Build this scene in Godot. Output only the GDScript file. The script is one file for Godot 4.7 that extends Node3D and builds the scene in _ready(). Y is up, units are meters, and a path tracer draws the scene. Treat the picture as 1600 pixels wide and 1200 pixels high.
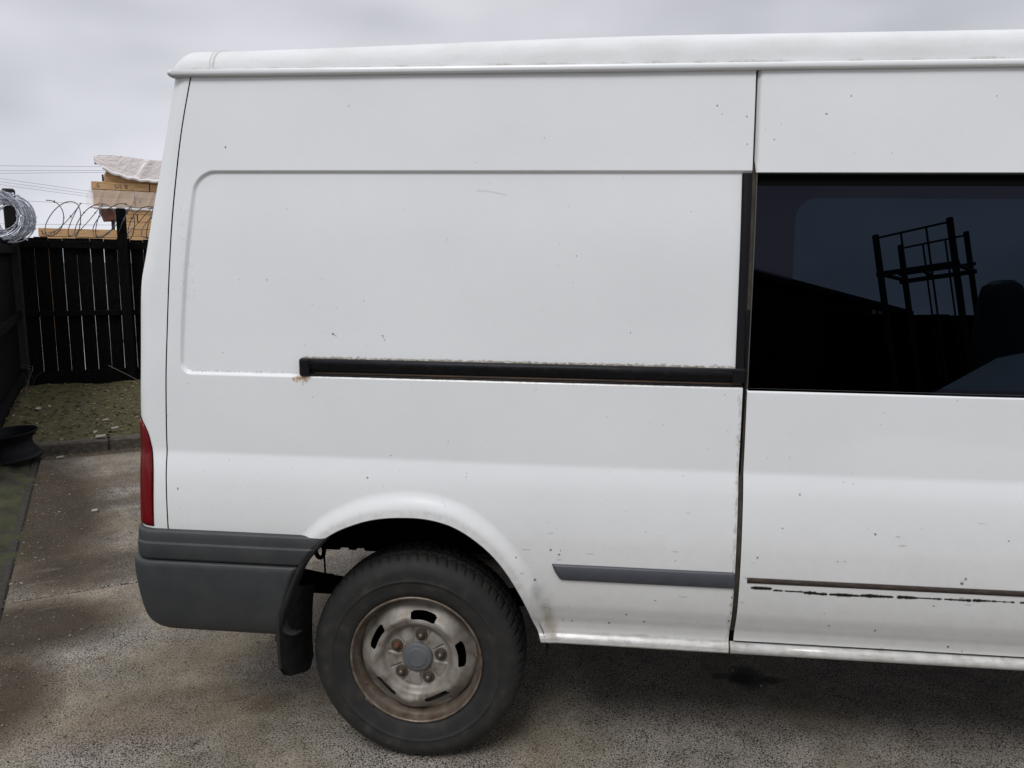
extends Node3D
# A white panel van parked in a concrete yard under an overcast sky.

var taken := {}
var T_side := PackedFloat32Array()    # lateral offset of the van's side for every millimetre of height
var T_arch := PackedFloat32Array()    # wheel arch radius per degree
var T_flare := PackedFloat32Array()
const A_X := -0.49
const A_Y := 0.468
# yard axes: U runs along the back fence, V from the fence towards the van
const YU := Vector3(0.829, 0.0, -0.559)
const YV := Vector3(0.559, 0.0, 0.829)
const Y0 := Vector3(-4.25, 0.0, -3.40)
var M := {}

# ------------------------------------------------------------------ naming
func numbered(n: String) -> String:
	if not taken.has(n):
		taken[n] = 0
		return n
	taken[n] += 1
	return "%s_%03d" % [n, taken[n]]

func tag(o: Node3D, label: String, category: String, group := "") -> Node3D:
	o.set_meta("label", label)
	o.set_meta("category", category)
	if group != "":
		o.set_meta("group", group)
	return o

func thing(called: String, label: String, category: String, at := Vector3.ZERO, turn := 0.0, group := "") -> Node3D:
	var o := Node3D.new()
	o.name = numbered(called)
	add_child(o)
	o.position = at
	o.rotation.y = turn
	tag(o, label, category, group)
	return o

func mesh_node(called: String, m: Mesh, mat: Material, parent: Node3D = null) -> MeshInstance3D:
	var o := MeshInstance3D.new()
	o.name = numbered(called) if parent == null else called
	o.mesh = m
	o.material_override = mat
	if parent == null:
		add_child(o)
	else:
		parent.add_child(o, true)
	return o

func part(parent: Node3D, called: String, m: Mesh, mat: Material, at := Vector3.ZERO, rot := Vector3.ZERO) -> MeshInstance3D:
	var o := mesh_node(called, m, mat, parent)
	o.position = at
	o.rotation = rot
	return o

func vpart(van: Node3D, called: String, m: Mesh, mat: Material) -> MeshInstance3D:   # a part whose mesh is given in world coordinates
	return part(van, called, m, mat, -van.position)

func struct(called: String, m: Mesh, mat: Material, label: String) -> MeshInstance3D:
	var o := mesh_node(called, m, mat)
	o.set_meta("kind", "structure")
	o.set_meta("label", label)
	return o

# ------------------------------------------------------------------ curves
func hm(X: Array, Y: Array, x: float) -> float:     # smooth curve through points
	var n := X.size()
	if x <= X[0]:
		return Y[0]
	if x >= X[n - 1]:
		return Y[n - 1]
	var k := 0
	while x > X[k + 1]:
		k += 1
	var h: float = X[k + 1] - X[k]
	var d: float = (Y[k + 1] - Y[k]) / h
	var a := d
	var b := d
	if k > 0:
		var e: float = (Y[k] - Y[k - 1]) / (X[k] - X[k - 1])
		a = 0.0 if e * d <= 0.0 else 2.0 * e * d / (e + d)
	if k < n - 2:
		var e2: float = (Y[k + 2] - Y[k + 1]) / (X[k + 2] - X[k + 1])
		b = 0.0 if e2 * d <= 0.0 else 2.0 * e2 * d / (e2 + d)
	var t: float = (x - X[k]) / h
	var t2 := t * t
	var t3 := t2 * t
	return (2 * t3 - 3 * t2 + 1) * Y[k] + (t3 - 2 * t2 + t) * h * a + (-2 * t3 + 3 * t2) * Y[k + 1] + (t3 - t2) * h * b

func tables() -> void:
	var lx := [0.40, 0.425, 0.434, 0.442, 0.452, 0.460, 0.468, 0.478, 0.500, 0.53, 0.57, 0.62, 0.68, 0.75, 0.82, 0.87, 0.90, 0.922, 0.976]
	var ly := [-0.07, -0.055, -0.034, -0.0265, -0.0265, -0.031, -0.037, -0.0375, -0.034, -0.023, -0.0105, -0.0040, -0.001, -0.0025, -0.0085, -0.0150, -0.0195, -0.0235, -0.036]
	var ux := [0.976, 1.03, 1.21, 1.34, 1.62, 1.80, 2.07, 2.25]
	var uy := [-0.036, -0.037, -0.0425, -0.050, -0.066, -0.084, -0.112, -0.140]
	for i in 2251:
		var y := i * 0.001
		T_side.append(hm(lx, ly, y) if y < 0.976 else hm(ux, uy, y))
	var raw := T_side.duplicate()
	for i in range(955, 1000):
		var sum := 0.0
		for k in range(-7, 8):
			sum += raw[i + k]
		T_side[i] = sum / 15.0
	var an := [-40.0, -20.0, -3.5, 7.5, 31.0, 55.0, 73.0, 92.0, 117.0, 133.0, 152.0, 175.0, 200.0, 230.0]
	var ar := [0.42, 0.395, 0.375, 0.351, 0.337, 0.341, 0.347, 0.348, 0.364, 0.380, 0.389, 0.41, 0.46, 0.5]
	var af := [0.05, 0.05, 0.052, 0.055, 0.062, 0.068, 0.072, 0.075, 0.066, 0.058, 0.054, 0.05, 0.05, 0.05]
	for i in 361:
		var a := i - 130.0
		T_arch.append(hm(an, ar, a))
		T_flare.append(hm(an, af, a))

func P(y: float) -> float:
	var f := clampf(y * 1000.0, 0.0, 2249.0)
	var k := int(f)
	return lerpf(T_side[k], T_side[k + 1], f - k)

func arch_at(x: float, y: float) -> Vector3:    # distance from the arch centre, arch radius there, flare width there
	var dx := x - A_X
	var dy := y - A_Y
	var a := rad_to_deg(atan2(dy, dx))
	if a < -130.0:
		a += 360.0
	var f := clampf(a + 130.0, 0.0, 359.0)
	var k := int(f)
	return Vector3(sqrt(dx * dx + dy * dy), lerpf(T_arch[k], T_arch[k + 1], f - k), lerpf(T_flare[k], T_flare[k + 1], f - k))

func seam(y: float) -> float:
	return hm([0.6, 0.748, 0.977, 1.141, 1.37, 1.63, 1.867, 2.062, 2.2], [-1.238, -1.243, -1.251, -1.247, -1.235, -1.216, -1.191, -1.157, -1.13], y)

func rear(y: float) -> float:
	return hm([0.4, 0.755, 1.068, 1.246, 1.43, 1.479, 1.555, 1.745, 1.932, 2.08, 2.2], [-1.352, -1.354, -1.359, -1.352, -1.346, -1.342, -1.326, -1.290, -1.255, -1.231, -1.21], y)

func recess(x: float, y: float) -> float:
	var xl := hm([1.2, 1.238, 1.371, 1.703, 1.80], [-1.197, -1.196, -1.189, -1.154, -1.139], y)
	var a := xl - x
	var b := y - 1.797
	var c := 1.2155 - y
	var d1: float
	var qa := a + 0.055
	var qb := b + 0.055
	d1 = Vector2(qa, qb).length() - 0.055 if qa > 0 and qb > 0 else maxf(a, b)
	qa = a + 0.032
	qb = c + 0.032
	var d2 := Vector2(qa, qb).length() - 0.032 if qa > 0 and qb > 0 else maxf(a, c)
	var t := clampf(0.5 - maxf(d1, d2) / 0.011, 0.0, 1.0)
	return -0.0085 * t * t * (3.0 - 2.0 * t)

func ripple(x: float, y: float) -> float:      # old panels are never quite even
	return 0.0006 * sin(x * 6.3 + 1.3 + 1.5 * sin(y * 3.1)) * sin(y * 8.3 + 0.7 + x) + 0.00025 * sin(x * 17.0 + y * 5.0)

func panel_z(x: float, y: float) -> float:
	var z := P(y) + ripple(x, y)
	if y > 1.19 and y < 1.82:
		z += recess(x, y)
	if y < 0.95:
		var q := arch_at(x, y)
		var t := (q.x - q.y) / q.z
		if t < 1.0:
			var s := clampf((1.0 - t) / 0.72, 0.0, 1.0)
			z += 0.0145 * s * s * (3.0 - 2.0 * s) * clampf((y - 0.40) / 0.12, 0.15, 1.0)
	return z

func spread(stops: Array) -> PackedFloat32Array:    # [from, step, to, step, to ...]
	var out := PackedFloat32Array()
	var x: float = stops[0]
	out.append(x)
	var k := 1
	while k < stops.size():
		var step: float = stops[k]
		var to: float = stops[k + 1]
		var n := maxi(1, int(round(absf(to - x) / step)))
		for i in n:
			out.append(lerpf(x, to, (i + 1.0) / n))
		x = to
		k += 2
	return out

# ------------------------------------------------------------------ meshes
func surf(V: PackedVector3Array, nu: int, nv: int, uv: PackedVector2Array, flip := false, wrap := false, keep := PackedByteArray(), N := PackedVector3Array()) -> ArrayMesh:
	if N.is_empty():
		N.resize(V.size())
		for j in nv:
			for i in nu:
				var a := i - 1
				var b := i + 1
				if wrap:
					if a < 0:
						a = nu - 2
					if b >= nu:
						b = 1
				else:
					a = maxi(a, 0)
					b = mini(b, nu - 1)
				var du := V[j * nu + b] - V[j * nu + a]
				var dv := V[mini(j + 1, nv - 1) * nu + i] - V[maxi(j - 1, 0) * nu + i]
				var n := du.cross(dv)
				if n.length_squared() < 1e-16:
					n = Vector3.UP
				N[j * nu + i] = -n.normalized() if flip else n.normalized()
	var I := PackedInt32Array()
	for j in nv - 1:
		for i in nu - 1:
			if not keep.is_empty() and keep[j * (nu - 1) + i] == 0:
				continue
			var p := j * nu + i
			if flip:
				I.append_array([p, p + 1, p + nu, p + 1, p + nu + 1, p + nu])
			else:
				I.append_array([p, p + nu, p + 1, p + 1, p + nu, p + nu + 1])
	var arr := []
	arr.resize(Mesh.ARRAY_MAX)
	arr[Mesh.ARRAY_VERTEX] = V
	arr[Mesh.ARRAY_NORMAL] = N
	if not uv.is_empty():
		arr[Mesh.ARRAY_TEX_UV] = uv
	arr[Mesh.ARRAY_INDEX] = I
	var m := ArrayMesh.new()
	m.add_surface_from_arrays(Mesh.PRIMITIVE_TRIANGLES, arr)
	return m

func side_uv(x: float, y: float) -> Vector2:
	return Vector2((x + 1.45) / 3.2, 1.0 - (y - 0.3) / 1.95)

func box_into(st: SurfaceTool, size: Vector3, b: float, X := Transform3D.IDENTITY) -> void:    # box with chamfered edges
	var h := size * 0.5
	var f := func(sx: float, sy: float, sz: float, ax: int) -> Vector3:
		var p := Vector3(sx * (h.x - (0.0 if ax == 0 else b)), sy * (h.y - (0.0 if ax == 1 else b)), sz * (h.z - (0.0 if ax == 2 else b)))
		return X * p
	var quad := func(a: Vector3, c: Vector3, d: Vector3, e: Vector3) -> void:
		var n := (c - a).cross(d - a)
		var mid := (a + c + d + e) * 0.25 - X.origin
		n = n.normalized()
		if n.dot(mid) < 0:
			n = -n
			for v in [a, c, d, a, d, e]:
				st.set_normal(n)
				st.add_vertex(v)
		else:
			for v in [a, d, c, a, e, d]:
				st.set_normal(n)
				st.add_vertex(v)
	for s in [-1.0, 1.0]:
		quad.call(f.call(s, -1.0, -1.0, 0), f.call(s, 1.0, -1.0, 0), f.call(s, 1.0, 1.0, 0), f.call(s, -1.0, 1.0, 0))
		quad.call(f.call(-1.0, s, -1.0, 1), f.call(1.0, s, -1.0, 1), f.call(1.0, s, 1.0, 1), f.call(-1.0, s, 1.0, 1))
		quad.call(f.call(-1.0, -1.0, s, 2), f.call(1.0, -1.0, s, 2), f.call(1.0, 1.0, s, 2), f.call(-1.0, 1.0, s, 2))
		if b > 0.0:
			for t in [-1.0, 1.0]:
				quad.call(f.call(s, t, -1.0, 0), f.call(s, t, 1.0, 0), f.call(s, t, 1.0, 1), f.call(s, t, -1.0, 1))
				quad.call(f.call(s, -1.0, t, 0), f.call(s, 1.0, t, 0), f.call(s, 1.0, t, 2), f.call(s, -1.0, t, 2))
				quad.call(f.call(-1.0, s, t, 1), f.call(1.0, s, t, 1), f.call(1.0, s, t, 2), f.call(-1.0, s, t, 2))
				for r in [-1.0, 1.0]:
					quad.call(f.call(s, t, r, 0), f.call(s, t, r, 1), f.call(s, t, r, 2), f.call(s, t, r, 2))

func bx(size: Vector3, b := 0.004) -> ArrayMesh:
	var st := SurfaceTool.new()
	st.begin(Mesh.PRIMITIVE_TRIANGLES)
	box_into(st, size, b)
	return st.commit()

func tube_into(st: SurfaceTool, pts: PackedVector3Array, r: float, sides := 6, r_end := -1.0) -> void:
	var n := pts.size()
	var up := Vector3(0.13, 0.97, 0.21).normalized()
	var rings := []
	for i in n:
		var d := (pts[mini(i + 1, n - 1)] - pts[maxi(i - 1, 0)]).normalized()
		var s := d.cross(up)
		if s.length() < 0.05:
			s = d.cross(Vector3.RIGHT)
		s = s.normalized()
		var t := s.cross(d).normalized()
		var rr := r if r_end < 0 else lerpf(r, r_end, i / float(n - 1))
		var ring := []
		for k in sides:
			var a := TAU * k / sides
			var dir := s * cos(a) + t * sin(a)
			ring.append([pts[i] + dir * rr, dir])
		rings.append(ring)
	for i in n - 1:
		for k in sides:
			var k2 := (k + 1) % sides
			for q in [rings[i][k], rings[i][k2], rings[i + 1][k], rings[i][k2], rings[i + 1][k2], rings[i + 1][k]]:
				st.set_normal(q[1])
				st.add_vertex(q[0])
	for e in [0, n - 1]:
		var dirn := (pts[0] - pts[1]).normalized() if e == 0 else (pts[n - 1] - pts[n - 2]).normalized()
		for k in sides:
			for q in ([pts[e], rings[e][(k + 1) % sides][0], rings[e][k][0]] if e == 0 else [pts[e], rings[e][k][0], rings[e][(k + 1) % sides][0]]):
				st.set_normal(dirn)
				st.add_vertex(q)

func tube(pts: PackedVector3Array, r: float, sides := 6, r_end := -1.0) -> ArrayMesh:
	var st := SurfaceTool.new()
	st.begin(Mesh.PRIMITIVE_TRIANGLES)
	tube_into(st, pts, r, sides, r_end)
	return st.commit()

# lathe about +Z: profile of (radius, z); radial(a, k) may add to the radius
func lathe(prof: Array, segs: int, add = null, uvscale := Vector2(6, 1), holes = null) -> ArrayMesh:
	var V := PackedVector3Array()
	var uv := PackedVector2Array()
	var keep := PackedByteArray()
	var n := prof.size()
	for k in n:
		for i in segs + 1:
			var a := TAU * i / segs
			var p := Vector2(prof[k][0], prof[k][1])
			if add != null:
				p += add.call(a, k, p)
			V.append(Vector3(cos(a) * p.x, sin(a) * p.x, p.y))
			uv.append(Vector2(uvscale.x * i / segs, uvscale.y * k / n))
	if holes != null:
		for k in n - 1:
			for i in segs:
				keep.append(0 if holes.call(TAU * (i + 0.5) / segs, k) else 1)
	return surf(V, segs + 1, n, uv, false, true, keep)

func text(s: String, size: float, depth: float) -> TextMesh:
	var t := TextMesh.new()
	t.text = s
	var f := SystemFont.new()
	f.font_names = PackedStringArray(["Droid Sans"])
	t.font = f
	t.font_size = 64
	t.pixel_size = size / 64.0
	t.depth = depth
	t.curve_step = 2.0
	return t

# ------------------------------------------------------------------ materials
func mat(c: Color, rough := 0.6, metal := 0.0) -> StandardMaterial3D:     # c holds linear values
	var m := StandardMaterial3D.new()
	m.albedo_color = c.linear_to_srgb()
	m.roughness = rough
	m.metallic = metal
	m.cull_mode = BaseMaterial3D.CULL_DISABLED
	return m

func noise(w: int, h: int, freq: float, sd: int, oct := 3, kind := FastNoiseLite.TYPE_SIMPLEX_SMOOTH) -> PackedByteArray:
	var n := FastNoiseLite.new()
	n.noise_type = kind
	n.seed = sd
	n.frequency = freq
	n.fractal_octaves = oct
	if oct == 1:
		n.fractal_type = FastNoiseLite.FRACTAL_NONE
	return n.get_image(w, h, false, false, true).get_data()

func tex(w: int, h: int, b: PackedByteArray) -> ImageTexture:
	return ImageTexture.create_from_image(Image.create_from_data(w, h, false, Image.FORMAT_RGB8, b))

# a texture that goes through three tones by noise, seamless enough for triplanar use
func tone_tex(n: int, freq: float, sd: int, cols: Array, stretch := Vector2.ONE, oct := 5) -> ImageTexture:
	var fn := FastNoiseLite.new()
	fn.noise_type = FastNoiseLite.TYPE_SIMPLEX_SMOOTH
	fn.seed = sd
	fn.frequency = freq
	fn.fractal_octaves = oct
	var im: Image
	if stretch == Vector2.ONE:
		im = fn.get_seamless_image(n, n, false, false, 0.12, true)
	else:
		im = fn.get_seamless_image(int(n * stretch.x), int(n * stretch.y), false, false, 0.12, true)
		im.resize(n, n, Image.INTERPOLATE_CUBIC)
	var g := im.get_data()
	var out := PackedByteArray()
	out.resize(n * n * 3)
	var lut := []
	for i in 256:
		var t := i / 255.0 * (cols.size() - 1)
		var k := mini(int(t), cols.size() - 2)
		var c: Color = cols[k].lerp(cols[k + 1], t - k)
		c = c.linear_to_srgb()
		lut.append([int(c.r * 255), int(c.g * 255), int(c.b * 255)])
	for i in n * n:
		var c2: Array = lut[g[i]]
		out[i * 3] = c2[0]
		out[i * 3 + 1] = c2[1]
		out[i * 3 + 2] = c2[2]
	return tex(n, n, out)

func tri(t: Texture2D, scale: float, rough := 0.8, metal := 0.0) -> StandardMaterial3D:
	var m := StandardMaterial3D.new()
	m.albedo_texture = t
	m.uv1_triplanar = true
	m.uv1_scale = Vector3.ONE * scale
	m.roughness = rough
	m.metallic = metal
	m.cull_mode = BaseMaterial3D.CULL_DISABLED
	return m

func blob(im: Image, x: float, y: float, rx: float, ry: float, c: Color, a: float, rng: RandomNumberGenerator) -> void:
	var w := im.get_width()
	var h := im.get_height()
	var ph := rng.randf() * TAU
	for py in range(maxi(0, int(y - ry - 1)), mini(h, int(y + ry + 2))):
		for px in range(maxi(0, int(x - rx - 1)), mini(w, int(x + rx + 2))):
			var dx := (px - x) / rx
			var dy := (py - y) / ry
			var d := sqrt(dx * dx + dy * dy) * (1.0 + 0.13 * sin(2.0 * atan2(dy, dx) + ph))
			if d < 1.0:
				var o := im.get_pixel(px, py)
				im.set_pixel(px, py, o.lerp(c, a * clampf((1.0 - d) * 2.0, 0.0, 1.0)))

func side_texture() -> ImageTexture:    # paint greyed towards the bottom, patchy dirt, chips, rust; 2 mm a pixel
	var w := 1600
	var h := 976
	var n1 := noise(w, h, 0.004, 11, 4)
	var n2 := noise(w, h, 0.05, 12, 3)
	var n3 := noise(w, h, 0.35, 13, 2)
	var n4 := noise(w, h, 0.02, 14, 4)
	var b := PackedByteArray()
	b.resize(w * h * 3)
	var k := 0
	for j in h:
		var y := 0.3 + 1.95 * (1.0 - (j + 0.5) / h)
		var low := clampf((1.04 - y) / 0.5, 0.0, 1.0)
		low = low * low * (3.0 - 2.0 * low)
		for i in w:
			var q := j * w + i
			var v1 := n1[q] / 255.0 - 0.5
			var v2 := n2[q] / 255.0 - 0.5
			var v3 := n3[q] / 255.0 - 0.5
			var v4 := n4[q] / 255.0 - 0.5
			var base := 228.0 + 7.0 * v1 + 5.0 * v3 + 4.0 * v4
			var dirt := 0.03 + 0.03 * v4 + 0.03 * v1 + low * (0.24 + 0.06 * v4 + 0.04 * v2) + 0.03 * maxf(v2 + v3, 0.0)  # patchy dirt, plus a smooth warm-grey mix growing towards the bottom
			dirt += clampf((0.474 - y) / 0.012, 0.0, 1.0) * (0.14 + 0.25 * v2)
			dirt = clampf(dirt, 0.0, 0.8)
			b[k] = int(clampf(lerpf(base - 1.0, 143.0, dirt), 0, 255))
			b[k + 1] = int(clampf(lerpf(base + 1.0, 137.0, dirt), 0, 255))
			b[k + 2] = int(clampf(lerpf(base + 2.0, 126.0, dirt), 0, 255))
			k += 3
	var im := Image.create_from_data(w, h, false, Image.FORMAT_RGB8, b)
	var rng := RandomNumberGenerator.new()
	rng.seed = 5
	var S := 500.0
	var dark := Color(0.13, 0.12, 0.115)
	var chips := [[-1.053,1.867,2.0],[-0.738,1.338,2.0],[-0.591,1.336,2.0],[-0.934,1.491,1.3],[-1.016,1.490,1.3],[-0.565,0.988,1.5],[-0.633,0.921,2.0],[-0.092,0.735,2.2],[-0.064,0.734,1.8],[-0.068,0.722,2.2],[0.261,0.720,1.5],[-1.213,0.867,3.0],[-1.245,1.084,1.0],[0.594,0.922,2.0],[0.550,0.827,2.5],[0.798,0.822,2.6],[1.145,0.819,2.2],[0.486,0.741,2.0],[0.702,0.741,1.8],[0.722,0.742,1.5],[1.033,0.695,4.0],[1.042,0.709,3.0],[0.698,0.544,1.8],[0.825,0.535,2.2],[1.031,0.492,2.4],[1.070,0.480,2.0],[0.967,0.625,2.0],[0.854,0.475,1.6],[0.183,0.520,2.8],[0.130,0.543,2.0],[0.082,0.508,2.0],[0.210,0.596,2.0],[0.423,0.618,2.6],[0.420,0.594,1.6],[0.424,0.567,2.0],[0.421,0.540,2.4],[-0.053,0.510,1.8],[-0.027,0.508,2.0],[-0.091,0.548,2.0],[-0.136,0.642,3.0],[-0.191,0.709,2.5],[0.328,1.973,1.6],[0.342,1.951,1.2],[0.407,1.944,1.8],[0.411,1.871,1.4],[0.613,1.949,2.0],[0.675,1.995,1.5],[1.040,1.992,1.5],[0.481,1.883,1.4],[-0.690,1.981,1.4],[0.426,1.063,1.5],[-0.248,0.638,1.5],[-0.396,1.035,1.0],[0.031,0.925,1.2],[-0.503,0.734,1.5],[0.116,1.359,1.2],[-0.136,1.890,1.0],[-0.040,1.569,1.0],[-0.419,1.653,1.0],[0.270,1.692,1.0]]
	for c in chips:
		blob(im, (c[0] + 1.45) * S, (2.25 - c[1]) * S, c[2] * rng.randf_range(0.4, 0.9), c[2] * rng.randf_range(0.4, 1.0), dark, 0.65, rng)
	for i in 210:    # fine specks everywhere, more of them low down
		var x := rng.randf_range(-1.24, 1.7)
		var yy := 0.45 + 1.6 * pow(rng.randf(), 1.7)
		blob(im, (x + 1.45) * S, (2.25 - yy) * S, rng.randf_range(0.7, 1.2), rng.randf_range(0.7, 1.3), dark, rng.randf_range(0.08, 0.35), rng)
	for i in 26:     # short scuffs
		var x2 := rng.randf_range(-0.2, 1.6)
		var y2 := rng.randf_range(0.5, 0.9)
		blob(im, (x2 + 1.45) * S, (2.25 - y2) * S, rng.randf_range(3, 9), rng.randf_range(0.7, 1.2), Color(0.42, 0.4, 0.38), rng.randf_range(0.2, 0.5), rng)
	for k2 in 24:    # the long thin scratch in the recessed panel
		blob(im, (lerpf(-0.321, -0.24, k2 / 23.0) + 1.45) * S, (2.25 - lerpf(1.747, 1.735, pow(k2 / 23.0, 1.6))) * S, 1.3, 0.9, Color(0.6, 0.6, 0.62), 0.4, rng)
	for p in [[-0.738, 1.338, 3.0, -2.0], [-0.591, 1.336, 2.0, -4.0]]:
		for k3 in 5:
			blob(im, (p[0] + 1.45) * S + k3 * p[2] * 0.4, (2.25 - p[1]) * S - k3 * p[3] * 0.4, 0.9, 0.9, dark, 0.4, rng)
	# brown road dirt thrown up behind the front edge of the wheel arch
	for i in 520:
		var t := rng.randf()
		var ang := deg_to_rad(lerpf(-2.0, 24.0, t))
		var q2 := arch_at(A_X + cos(ang), A_Y + sin(ang))
		var rr := q2.y + q2.z * rng.randf_range(0.55, 1.0) + rng.randfn(0.0, 0.010)
		blob(im, (A_X + cos(ang) * rr + 1.45) * S, (2.25 - A_Y - sin(ang) * rr) * S, rng.randf_range(2, 7), rng.randf_range(3, 12), Color(0.52, 0.42, 0.31), 0.016 * (1.0 - 0.8 * t), rng)
	for i in 420:    # dust along the arch lip
		var ang2 := deg_to_rad(rng.randf_range(0.0, 140.0))
		var q3 := arch_at(A_X + cos(ang2), A_Y + sin(ang2))
		var r3 := q3.y + rng.randf_range(0.0, 0.02)
		blob(im, (A_X + cos(ang2) * r3 + 1.45) * S, (2.25 - A_Y - sin(ang2) * r3) * S, rng.randf_range(2, 6), rng.randf_range(2, 6), Color(0.6, 0.55, 0.48), 0.022, rng)
	# rust at the end of the door rail, dirty line above and below it
	for i in 60:
		blob(im, (-0.835 + rng.randfn(0.0, 0.012) + 1.45) * S, (2.25 - 1.213 + absf(rng.randfn(0.0, 0.009))) * S, rng.randf_range(1, 3), rng.randf_range(1, 3.5), Color(0.55, 0.36, 0.18), 0.2, rng)
	for i in 700:
		var xr := rng.randf_range(-0.83, 0.43)
		blob(im, (xr + 1.45) * S, (2.25 - 1.2665 - absf(rng.randfn(0.0, 0.0022))) * S, rng.randf_range(1, 5), rng.randf_range(0.8, 1.6), Color(0.5, 0.45, 0.36), rng.randf_range(0.1, 0.45), rng)
		if i % 3 == 0:
			blob(im, (xr + 1.45) * S, (2.25 - 1.214) * S, rng.randf_range(1, 6), rng.randf_range(0.7, 1.5), Color(0.55, 0.45, 0.33), rng.randf_range(0.05, 0.3), rng)
	for i in 130:    # dirt lying on the lower ledge of the recess
		blob(im, (rng.randf_range(-1.17, -0.84) + 1.45) * S, (2.25 - 1.221 + rng.randfn(0.0, 0.0015)) * S, rng.randf_range(0.8, 2.2), 0.9, Color(0.4, 0.37, 0.33), rng.randf_range(0.03, 0.22), rng)
		blob(im, (hm([1.2, 1.371, 1.703], [-1.196, -1.189, -1.154], 1.25 + 0.45 * rng.randf()) + 1.452) * S, (2.25 - rng.randf_range(1.42, 1.7)) * S, 1.1, rng.randf_range(1, 2), Color(0.5, 0.48, 0.46), rng.randf_range(0.02, 0.14), rng)
	# black residue of the strip that has come off the sliding door
	var runs := [[0.476, 0.528, 0.6520], [0.538, 0.613, 0.6475], [0.62, 0.652, 0.6455], [0.655, 0.768, 0.644], [0.775, 0.855, 0.6455], [0.871, 0.96, 0.6465], [0.965, 1.06, 0.647], [1.07, 1.2, 0.648], [1.21, 1.3, 0.648], [1.33, 1.55, 0.648]]
	for r in runs:
		var xx: float = r[0]
		var thick := rng.randf_range(1.5, 2.6)
		while xx < r[1]:
			thick = clampf(thick + rng.randfn(0.0, 0.25), 0.9, 3.0)
			if rng.randf() < 0.05:
				xx += rng.randf_range(0.004, 0.02)
			blob(im, (xx + 1.45) * S, (2.25 - r[2] + rng.randf_range(-0.0003, 0.0003)) * S, 2.6, thick, Color(0.07, 0.065, 0.06), 1.0, rng)
			xx += 0.0025
	for i in 260:    # grime along seams
		blob(im, (0.426 - absf(rng.randfn(0.0, 0.004)) + 1.45) * S, (2.25 - rng.randf_range(0.46, 1.2)) * S, rng.randf_range(0.8, 2.2), rng.randf_range(1, 7), Color(0.45, 0.4, 0.34), rng.randf_range(0.02, 0.12), rng)
	for i in 420:    # muck on the lip of the sill
		blob(im, (rng.randf_range(-0.1, 1.7) + 1.45) * S, (2.25 - rng.randf_range(0.43, 0.475)) * S, rng.randf_range(2, 14), rng.randf_range(0.8, 2.2), Color(0.42, 0.36, 0.28), rng.randf_range(0.03, 0.14), rng)
	return ImageTexture.create_from_image(im)

func roof_texture() -> ImageTexture:
	var w := 1400
	var h := 128
	var n1 := noise(w, h, 0.01, 21, 4)
	var n2 := noise(w, h, 0.2, 22, 3)
	var n3 := noise(w, h, 0.03, 24, 4)
	var b := PackedByteArray()
	b.resize(w * h * 3)
	var k := 0
	for j in h:
		var up := 1.0 - (j + 0.5) / h       # 0 at the gutter, 1 on the crown
		for i in w:
			var v1 := n1[j * w + i] / 255.0
			var v2 := n2[j * w + i] / 255.0
			var v3 := n3[j * w + i] / 255.0
			var d := 0.03 + 0.10 * v1 + 0.10 * v3 * v2
			d += clampf((0.055 + 0.06 * (v3 - 0.4) - up) / 0.05, 0.0, 1.0) * (0.05 + 0.42 * v2) * clampf(v3 * 2.0 - 0.45, 0.0, 1.0)
			d = clampf(d, 0.0, 0.9)
			b[k] = int(lerpf(222.0, 122.0, d))
			b[k + 1] = int(lerpf(224.0, 110.0, d))
			b[k + 2] = int(lerpf(226.0, 88.0, d))
			k += 3
	return tex(w, h, b)

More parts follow.
